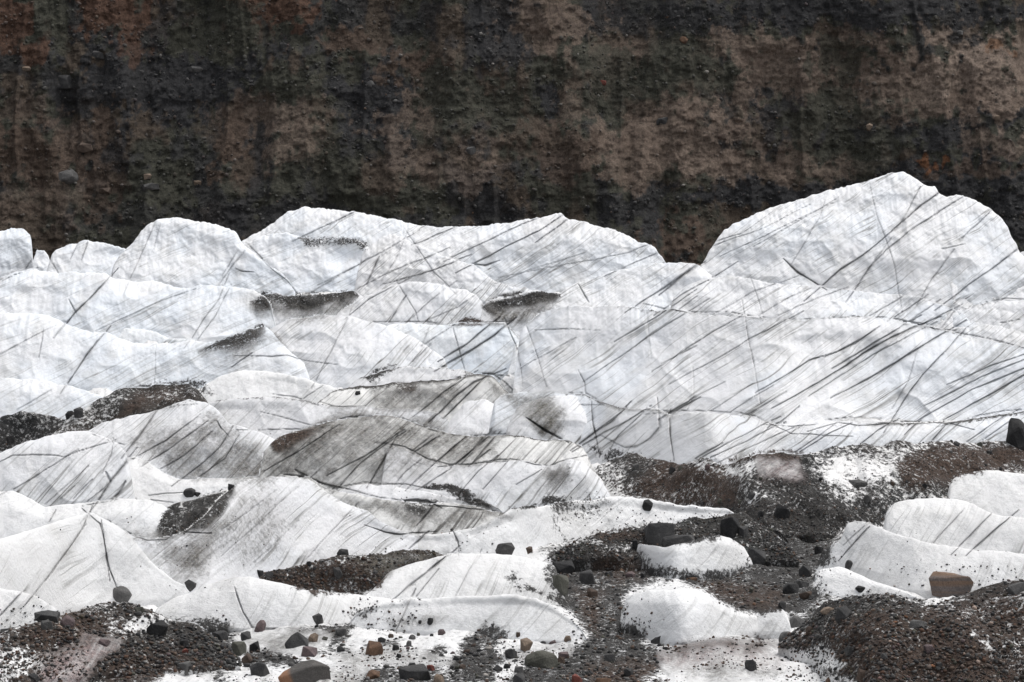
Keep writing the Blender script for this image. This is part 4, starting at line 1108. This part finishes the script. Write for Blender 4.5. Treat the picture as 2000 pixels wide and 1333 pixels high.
B(145,164,797,816,'dark grey','right and larger of two dark rocks on the rubble by the low white ridge')
B(352,377,953,971,'dark grey','dark egg shaped rock on the curving snow ramp','round',tilt=.4)
B(378,392,961,969,'black','black sliver of stone beside the egg shaped rock','shard')
B(445,458,946,958,'black','small black rock at the top of the wispy dirt hollow')
B(658,681,1074,1088,'dark grey','left of two grey rocks on the crest of the brown gravel mound')
B(680,697,1073,1085,'grey','right of two grey rocks on the crest of the brown gravel mound')
B(32,55,1207,1230,'brown','dark brown boulder near the left edge on the stony bank')
B(80,105,1214,1232,'grey','grey angular rock right of the dark brown boulder at the left edge')
B(116,147,1204,1226,'purple grey','rounded purple grey rock in the heap at the top of the left bank','round')
B(66,116,1196,1216,'dark grey','dark flat rock at the top of the heap on the left bank','slab')
B(286,329,1216,1247,'black','black wedge shaped boulder in the gravel left of the snow mound','shard')
B(302,318,1212,1226,'dark grey','small dark stone perched on the black wedge boulder')
B(1247,1268,976,994,'black','black stone alone on the pebbled snow ridge','slab',tilt=.5)
B(1454,1479,1289,1312,'dark grey','dark rock on the patchy snow at the bottom right of centre')
B(1968,2006,1139,1163,'grey','grey slab at the right edge on the brown gravel bank','slab')
B(1774,1812,1213,1230,'grey','long grey stone flat on the brown gravel bank','slab')
B(1630,1664,1187,1215,'dark grey','dark boulder near the top of the brown gravel bank')
B(1600,1632,1188,1200,'tan','thin tan slab on the gravel near the black pointed boulder','slab',tilt=.1)
B(644,657,1213,1222,'grey','tiny grey pebble rock above the dirt streak on the snow apron','round')
B(655,678,1223,1243,'grey','grey rock in the dirt streak right of the smooth snow mound')
B(658,674,1263,1275,'dark grey','small dark rock left of the bright orange boulder','round')
B(766,780,1260,1272,'black','small black rock right of the bright orange boulder')
B(773,784,1277,1286,'black','tiny black stone below right of the bright orange boulder')
B(798,812,1240,1250,'grey','small grey stone near the middle of the snow apron','round')
B(793,804,1252,1264,'grey','tiny rounded grey stone under the snow apron stone','round')
B(738,754,1245,1256,'dark grey','small dark grey stone up and right of the bright orange boulder')
B(706,722,1203,1214,'dark grey','small dark stone in the thin dirt line of the snow apron')
B(797,812,1295,1306,'dark grey','dark stone just above the dark flat boulder at the bottom edge')
B(712,742,1312,1330,'orange brown','rusty stone half buried left of the dark flat boulder')
B(1000,1026,1318,1342,'dark grey','dark stone at the bottom edge below the large oval slab')
B(1003,1022,1302,1314,'grey','small grey stone under the left end of the large oval slab')
B(1084,1104,1284,1298,'brown','brown stone right of the large oval slab')
B(1090,1112,1276,1290,'purple grey','pinkish stone up and right of the large oval slab')
B(1052,1070,1254,1268,'dark grey','dark stone right of the tan rock with a grey base')
B(1180,1202,1278,1294,'dark grey','dark stone on the gravel of the gully mouth')
B(1218,1238,1308,1324,'dark grey','dark grey stone on brown gravel at the bottom centre right')
B(1116,1138,1320,1342,'red','brick red stone cut by the bottom edge in the centre')
B(1160,1192,1326,1343,'orange brown','rusty stone cut by the bottom edge right of the brick red one')
B(1612,1634,1324,1342,'orange brown','rusty stone at the bottom edge left of the brown gravel bank')
B(1672,1696,1308,1330,'brown','brown stone at the lower left of the brown gravel bank')
B(17,40,1262,1282,'brown','reddish brown stone on the patchy snow near the left edge','round')
B(0,26,1228,1250,'dark grey','dark stone cut by the left edge on the stony bank')
B(150,190,1205,1226,'dark grey','dark brown block at the right of the heap on the left bank')
B(190,216,1250,1262,'purple grey','pink flat stone above the pinkish snow hollow','slab')
B(350,370,1250,1266,'black','black stone in the gravel below the black wedge boulder')
B(352,368,1268,1276,'red','small red stone in the left foreground gravel')
B(395,415,1215,1230,'dark grey','dark stone at the edge of the gravel by the snow mound')
B(416,446,1234,1252,'dark grey','flat dark stone at the right end of the left gravel','slab')
B(1855,1880,1183,1198,'dark grey','dark stone under the striped slab on the brown gravel bank')
B(1778,1792,1146,1160,'dark grey','small dark stone left of the striped slab')
B(1670,1690,1146,1158,'black','flat black stone on the snow edge left of the striped slab','slab')
B(1710,1742,1148,1160,'dark grey','low dark slab on the snow edge between flat black stone and striped slab','slab')
B(1686,1698,1088,1095,'black','tiny black stone on the slope of the hooked snow mound')
B(1650,1668,1095,1112,'dark grey','rounded dark stone in the gap under the hooked snow mound','round')
B(1590,1608,1068,1084,'black','black stone at the hooked tip of the snow mound')
B(1612,1630,1084,1096,'black','black stone below the hooked tip of the snow mound')
B(1560,1586,1108,1130,'dark grey','dark rock in the stones left of the low snow tongue')
B(1528,1560,1140,1162,'dark grey','dark grey rounded rock left of the black pointed boulder','round')
B(1550,1580,1134,1150,'grey','grey rock behind the rounded rock left of the black pointed boulder')
B(1560,1596,1156,1172,'brown','brown slab just left of the black pointed boulder','slab')
B(1520,1536,1176,1190,'black','small pointed black rock on the snow tongue','shard')
B(1492,1504,1046,1060,'black','small upright black stone on the snow patch')
B(1735,1752,955,970,'grey','grey stone at the left tip of the domed white mound')
B(1656,1694,938,952,'grey','long grey stone in the brown debris belt','slab')
B(693,704,765,773,'black','lone dark spot of a stone on the pale slope by the dirty peak','round')
B(640,652,1092,1102,'grey','small grey stone at the left flank of the brown gravel mound')
B(1292,1304,1060,1076,'black','small black stone between the two big dark blocks and the snow')

# boulders lodged in the moraine wall
hx, hy, hp = wpx.ravel(), wpy.ravel(), np.stack([WX, WY, WZ], -1).reshape(-1, 3)
_px, _py = project(WX, WY, WZ); _px = _px.ravel(); _py = _py.ravel()
def wall_rock(x0, x1, y0, y1, colour, label, shape='block'):
    xc, yc = (x0 + x1) / 2, (y0 + y1) / 2
    p = hp[np.argmin((_px - xc) ** 2 + (_py - yc) ** 2)]
    w = (x1 - x0) / F * p[1]; h = (y1 - y0) / F * p[1]
    me = rock_mesh(int(x0 + y0), w, w * .8, h, shape); me.name = 'boulder'
    me.materials.append(RM[colour])
    o = bpy.data.objects.new('boulder', me)
    o.location = (p[0], p[1] + w * .08, p[2] - h * .5)
    COL.objects.link(o); put_props(o, label=label, category='boulder')
WRS = wall_rock
WRS(103,154,146,178,'dark grey','largest dark boulder lodged high in the moraine wall on the left','block')
WRS(364,397,130,143,'grey','pale flat stone high in the dark part of the moraine wall','slab')
WRS(108,156,330,364,'grey','pale rounded boulder in the brown part of the moraine wall at left','round')
WRS(150,182,278,298,'brown','brown rock in the moraine wall above the pale rounded boulder')
WRS(178,204,98,118,'dark grey','small dark rock in the moraine wall above the largest dark one')
WRS(280,312,358,374,'grey','grey slab low in the moraine wall on the left','slab')
WRS(906,930,286,305,'grey','grey angular rock in the middle of the moraine wall')
WRS(1327,1344,72,88,'orange brown','orange stone near the top of the moraine wall','round')
WRS(1170,1184,156,167,'red','small red stone in the middle of the moraine wall')
WRS(714,732,158,174,'grey','small pale stone in the dark patch of the moraine wall','round')
WRS(1864,1882,60,72,'grey','grey stone under the dark top band of the moraine wall')
WRS(1942,1954,224,236,'tan','small whitish stone in the moraine wall near the right edge')
WRS(40,62,130,142,'tan','small tan stone in the moraine wall at far left','slab')
WRS(190,216,366,380,'brown','brown stone in the moraine wall above the flat white hump')
WRS(1282,1304,228,246,'dark grey','dark hollow looking rock in the tan patch of the moraine wall')
WRS(1400,1420,262,276,'brown','brown knob in the tan patch of the moraine wall')
WRS(1692,1706,240,256,'tan','tan stone in the dark patch of the moraine wall on the right')
WRS(545,562,84,98,'dark grey','dark flat stone in the upper part of the moraine wall','slab')
WRS(280,296,340,352,'tan','pale triangular pebble in the moraine wall left of centre')
WRS(378,394,352,364,'tan','pale stone in the moraine wall above the big ice dome')

# ------------------------------------------------------------------ loose stones that can be told apart, over the foreground
LANDMARKS = [(237,1165,'the lone grey boulder'),(596,1315,'the largest foreground boulder'),(730,1270,'the bright orange boulder'),(1056,1292,'the large oval slab'),
 (1428,1032,'the large black boulder'),(1290,1046,'the big dark block'),(1855,1135,'the striped slab'),(1615,1150,'the black pointed boulder'),(1147,1132,'the gully boulder'),
 (1330,1200,'the fat snow lump'),(308,1232,'the black wedge boulder'),(810,1317,'the dark flat boulder'),(1536,1250,'the grey rounded boulder'),
 (1792,1222,'the long flat stone'),(1475,1090,'the speckled snow mound'),(678,1081,'the brown gravel mound'),(480,1268,'the olive grey boulder'),
 (44,1219,'the dark brown boulder'),(1900,1290,'the lower right corner'),(130,1320,'the lower left corner'),(1520,1000,'the leaning black rock'),(155,808,'the two rubble rocks'),
 (1988,850,'the huge black boulder'),(1300,940,'the brown debris belt'),(980,1075,'the streaked white mound'),(1700,1060,'the hooked snow mound'),(1150,1320,'the brick red stone')]
rs = np.random.RandomState(5)
ok = (PYA > 860) & (PYA < 1330) & (PXA > 4) & (PXA < 1996) & (GA > .45) & DEB
ok2 = (PYA > 1215) & (PYA < 1330) & (PXA > 440) & (PXA < 1120)
pool = np.flatnonzero(ok); pool2 = np.flatnonzero(ok2)
lib = [rock_mesh(900 + k, 1, .9, .55 + .25 * (k % 3) / 2, ['block', 'slab', 'round', 'shard', 'block', 'block', 'slab'][k % 7]) for k in range(16)]
for me in lib:
    me.materials.append(RM['grey'])
CN = ['dark grey', 'grey', 'black', 'brown', 'purple grey', 'olive grey', 'orange brown', 'tan', 'red']
CPB = [.38, .19, .19, .11, .05, .06, .01, .005, .005]
SHP = ['angular', 'flat', 'rounded', 'pointed', 'angular', 'blocky', 'flat']
placed, cands = [], []
tries = 0
while len(cands) < 178 and tries < 6000:
    tries += 1
    k = pool[rs.randint(len(pool))] if rs.rand() < .8 else pool2[rs.randint(len(pool2))]
    x, y = PXA[k], PYA[k]
    size = 7.5 + 17 * rs.rand() ** 2.6
    if y < 1000: size *= .75
    if any(abs(x - (a + b) / 2) < (b - a) / 2 + size * .5 and abs(y - (c + d) / 2) < (d - c) / 2 + size * .4 for a, b, c, d in ROCKS): continue
    if any((x - q[0]) ** 2 + ((y - q[1]) * 1.3) ** 2 < (size * .55 + q[2] * .55) ** 2 for q in placed): continue
    placed.append((x, y, size))
    v = rs.randint(len(lib)); c = CN[rs.choice(9, p=CPB)]
    cands.append((x, y, size, v, c, k))
info = []
for x, y, size, v, c, k in cands:
    lm = min(LANDMARKS, key=lambda q: (q[0] - x) ** 2 + ((q[1] - y) * 1.4) ** 2)
    dx, dy = x - lm[0], y - lm[1]
    hor = 'right' if dx > 0 else 'left'
    if abs(dy) * 1.6 < abs(dx): where = hor + ' of'
    elif abs(dx) * 1.6 < abs(dy): where = 'below' if dy > 0 else 'above'
    else: where = ('lower ' if dy > 0 else 'upper ') + hor + ' of'
    dd = math.hypot(dx, dy * 1.4)
    far = 'just ' if dd < 60 else '' if dd < 150 else 'far '
    sz = 'big' if size > 17 else 'medium' if size > 12 else 'small'
    info.append([f'{sz} {c} {SHP[v % 7]} stone {far}{where} {lm[2]}', x])
seen = {}
for i, (lab, x) in enumerate(info): seen.setdefault(lab, []).append((x, i))
ORD = ['leftmost', 'second from left', 'third from left', 'fourth from left', 'fifth from left', 'sixth from left']
for lab, l in seen.items():
    if len(l) > 1:
        for r_, (x, i) in enumerate(sorted(l)): info[i][0] = lab + ', ' + (ORD[r_] if r_ < len(l) - 1 else 'rightmost')
for (x, y, size, v, c, k), (lab, _x) in zip(cands, info):
    p = P3[k]
    o = bpy.data.objects.new('stone', lib[v])
    sc_ = size / F * p[1] * 1.05
    o.scale = (sc_, sc_, sc_ * 1.3)
    o.rotation_euler = (rs.uniform(-.2, .2), rs.uniform(-.25, .25), rs.uniform(0, 6.28))
    o.location = (p[0], p[1] + sc_ * .15, p[2] - sc_ * .27)
    COL.objects.link(o)
    o.material_slots[0].link = 'OBJECT'; o.material_slots[0].material = RM[c]
    put_props(o, label=lab, category='stone', group='loose stones on the foreground moraine')

# ------------------------------------------------------------------ gravel: countless small stones
def pebble_mesh(name, P, S, Cc, seed, flat=.65):
    """one mesh of many small faceted stones"""
    rr = np.random.RandomState(seed)
    t = (1 + 5 ** .5) / 2
    ico = np.array([(-1,t,0),(1,t,0),(-1,-t,0),(1,-t,0),(0,-1,t),(0,1,t),(0,-1,-t),(0,1,-t),(t,0,-1),(t,0,1),(-t,0,-1),(-t,0,1)], float) / 1.902
    tri = np.array([(0,11,5),(0,5,1),(0,1,7),(0,7,10),(0,10,11),(1,5,9),(5,11,4),(11,10,2),(10,7,6),(7,1,8),(3,9,4),(3,4,2),(3,2,6),(3,6,8),(3,8,9),(4,9,5),(2,4,11),(6,2,10),(8,6,7),(9,8,1)])
    n = len(P)
    V = np.repeat(ico[None], n, 0) * rr.uniform(.62, 1.1, (n, 12, 1))
    V *= np.stack([rr.uniform(.8, 1.35, n), rr.uniform(.7, 1.1, n), rr.uniform(.45, 1.0, n) * flat / .65], -1)[:, None]
    a = rr.uniform(0, 6.28, n); ca, sa = np.cos(a)[:, None], np.sin(a)[:, None]
    V = np.stack([V[..., 0] * ca - V[..., 1] * sa, V[..., 0] * sa + V[..., 1] * ca, V[..., 2]], -1)
    b_ = rr.uniform(-.5, .5, n); cb, sb_ = np.cos(b_)[:, None], np.sin(b_)[:, None]
    V = np.stack([V[..., 0] * cb - V[..., 2] * sb_, V[..., 1], V[..., 0] * sb_ + V[..., 2] * cb], -1)
    V = V * S[:, None, None] + P[:, None]
    q = (tri[None] + (np.arange(n) * 12)[:, None, None]).reshape(-1, 3)
    me = bpy.data.meshes.new(name)
    fill_mesh(me, V.reshape(-1, 3), q)
    set_colour(me, 'stain', np.concatenate([np.repeat(Cc, 12, 0), np.ones((n * 12, 1))], -1))
    me.materials.append(GM)
    o = bpy.data.objects.new(name, me); COL.objects.link(o); o['kind'] = 'stuff'
    return o
GM, gnt = new_mat('pebbles')
N = NT(gnt)
att = N.add('ShaderNodeAttribute', attribute_name='stain', attribute_type='GEOMETRY')
tc = N.add('ShaderNodeTexCoord').outputs['Object']
bs = N.add('ShaderNodeBsdfPrincipled')
N.put(bs.inputs['Base Color'], N.mix(1.0, att.outputs['Color'], N.mix(N.noise(tc, 30, 3), (.6, .6, .6), (1.4, 1.4, 1.4)), 'MULTIPLY'))
bs.inputs['Roughness'].default_value = .9; bs.inputs['Specular IOR Level'].default_value = .3
gnt.links.new(bs.outputs[0], gnt.nodes['Material Output'].inputs[0])
PAL = np.array([(.030,.030,.031),(.055,.054,.053),(.085,.083,.08),(.13,.125,.12),(.05,.036,.029),(.085,.06,.047),(.12,.085,.065),(.17,.10,.06),(.10,.075,.075),(.06,.06,.048),(.30,.28,.26)])
def pick_col(n, p, seed):
    rr = np.random.RandomState(seed)
    c = PAL[rr.choice(len(PAL), n, p=np.array(p) / np.sum(p))]
    return c * rr.uniform(.75, 1.3, (n, 1))
NORMALP = [5.5, 5.5, 3.4, 1.7, 2.2, 1.6, .6, .05, .5, 1.2, .4]
def scatter(name, weight, n, smin, smax, power, seed, sink=.1, p=NORMALP):
    rr = np.random.RandomState(seed)
    q = rr.choice(len(PXA), n, p=weight / weight.sum())
    sz = (smin + (smax - smin) * rr.rand(n) ** power) * np.clip((PYA[q] - 700) / 540, .42, 1.05) / F * P3[q, 1]
    P = P3[q].copy()
    P[:, 0] += rr.uniform(-1, 1, n) * 1.0 / F * P3[q, 1]
    P[:, 2] += sz * (.35 - sink)
    c = pick_col(n, p, seed + 1)
    loc = RGBA_[q]
    brown = ((loc[:, 0] - loc[:, 2]) > .012)[:, None]
    c = np.where(brown & (rr.rand(n, 1) < .5), c * np.array((1.05, .86, .77)), c)
    return pebble_mesh(name, P, sz, c, seed + 2)
wgt = np.where((PYA > 845) & DEB, np.clip(GA - .15, 0, 1), 0) * (PYA < 1400)
scatter('gravel', wgt, 34000, 1.1, 6.0, 4.2, 11)
scatter('gravel', wgt * (PYA > 1000), 2200, 2.8, 7.5, 2.4, 16)
wgt = np.where((PYA < 1060) & (PYA > 440), np.clip(GA - .3, 0, 1) ** 1.5, 0)
scatter('gravel', wgt, 16000, .8, 3.4, 2.8, 21)
wgt = np.where((PYA > 960) & (GA < .3), .012 + np.clip(GA, 0, 1) * .9 + .5 * ((PYA > 1225) & DEB), 0) * (PYA < 1400)
ZONED = [(6, [(1060,972),(1180,970),(1170,1000),(1110,1060),(1066,1045)]), (1.6, [(1060,970),(1420,985),(1420,1015),(1080,1050)]), (4, [(588,462),(722,478),(716,492),(600,482)]),
 (2.5, [(1130,890),(1200,920),(1215,970),(1150,975)]), (3, [(985,980),(1070,975),(1080,1000),(990,1000)]), (1.2, [(220,975),(330,985),(300,1045),(240,1040)]), (2.5, [(1860,925),(2005,922),(2005,1000),(1900,990)]),
 (1.6, [(440,1228),(700,1215),(900,1190),(1130,1240),(1120,1335),(440,1335)]), (1.2, [(1240,1065),(1450,1050),(1470,1100),(1280,1120)]), (1.0, [(700,1160),(1080,1170),(1000,1210),(700,1200)]),
 (2.0, [(720,1055),(830,1045),(830,1085),(740,1080)]), (2.0, [(840,1045),(1060,990),(1060,1070),(900,1080)]), (1.5, [(1290,1260),(1640,1290),(1640,1335),(1250,1335)]), (1.4, [(0,1190),(60,1180),(300,1190),(340,1230),(0,1240)]),
 (2.0, [(60,1260),(220,1245),(210,1330),(60,1335)]), (1.0, [(1720,1085),(2000,1110),(2000,1150),(1740,1150)]), (2.0, [(540,845),(525,890),(505,900),(510,850)]), (.5, [(150,830),(430,785),(440,800),(200,850)])]
for zw, zp in ZONED:
    wgt = wgt + np.where(in_poly(PXA, PYA, zp) & (GA < .5), .055 * zw, 0)
wgt = wgt * np.clip(.15 + 1.6 * fbm(P3[:, 0] * .5, P3[:, 1] * .4, P3[:, 2] * .5, 3, 66), 0, 2)
scatter('gravel', wgt, 8000, .9, 4.2, 3.0, 31)
# stones sticking out of the moraine wall
rr = np.random.RandomState(77)
inw = np.flatnonzero((_px > -300) & (_px < 2300) & (_py > -200) & (_py < 560))
lumw = C.reshape(-1, 3).mean(1)[inw]
pw = np.clip(.11 - lumw, .012, 1); pw /= pw.sum()
q = inw[rr.choice(len(inw), 15000, p=pw)]
sz = (.9 + 4.2 * rr.rand(len(q)) ** 4.5) / F * 272
P = hp[q] + np.stack([rr.uniform(-.05, .05, len(q)), -sz * .25, np.zeros(len(q))], -1)
c = C.reshape(-1, 3)[q] * .6 + pick_col(len(q), [3, 3, 2, .8, .6, .6, .3, .05, .2, .8, .15], 78) * .5
pebble_mesh('wall_stones', P, sz, c, 79, .8)
print('rocks done', time.time() - T0)
# ------------------------------------------------------------------ overcast daylight
SUN_EL, SUN_AZ = math.radians(68), math.radians(62)
w = bpy.data.worlds.new('World'); SC.world = w; w.use_nodes = True
wn = w.node_tree
bg = wn.nodes['Background']
sky = wn.nodes.new('ShaderNodeTexSky'); sky.sky_type = 'NISHITA'; sky.sun_disc = False
sky.sun_elevation = SUN_EL; sky.sun_rotation = SUN_AZ
sky.air_density = 1.0; sky.dust_density = 4.0; sky.ozone_density = 1.0
hs = wn.nodes.new('ShaderNodeHueSaturation'); hs.inputs['Saturation'].default_value = .22
wn.links.new(sky.outputs[0], hs.inputs['Color']); wn.links.new(hs.outputs[0], bg.inputs['Color'])
bg.inputs['Strength'].default_value = .13
sl = bpy.data.lights.new('sun', 'SUN'); sl.energy = 1.2; sl.angle = math.radians(35); sl.color = (1, .97, .93)
so = bpy.data.objects.new('sun', sl)
dirv = Vector((math.sin(SUN_AZ) * math.cos(SUN_EL), math.cos(SUN_AZ) * math.cos(SUN_EL), math.sin(SUN_EL)))
so.rotation_euler = dirv.to_track_quat('Z', 'Y').to_euler()
so.location = (0, 150, 80)
COL.objects.link(so)
vs = SC.view_settings
vs.view_transform = 'Standard'; vs.look = 'None'; vs.gamma = 1; vs.use_curve_mapping = False
vs.exposure = 0.46
print('built in', time.time() - T0)
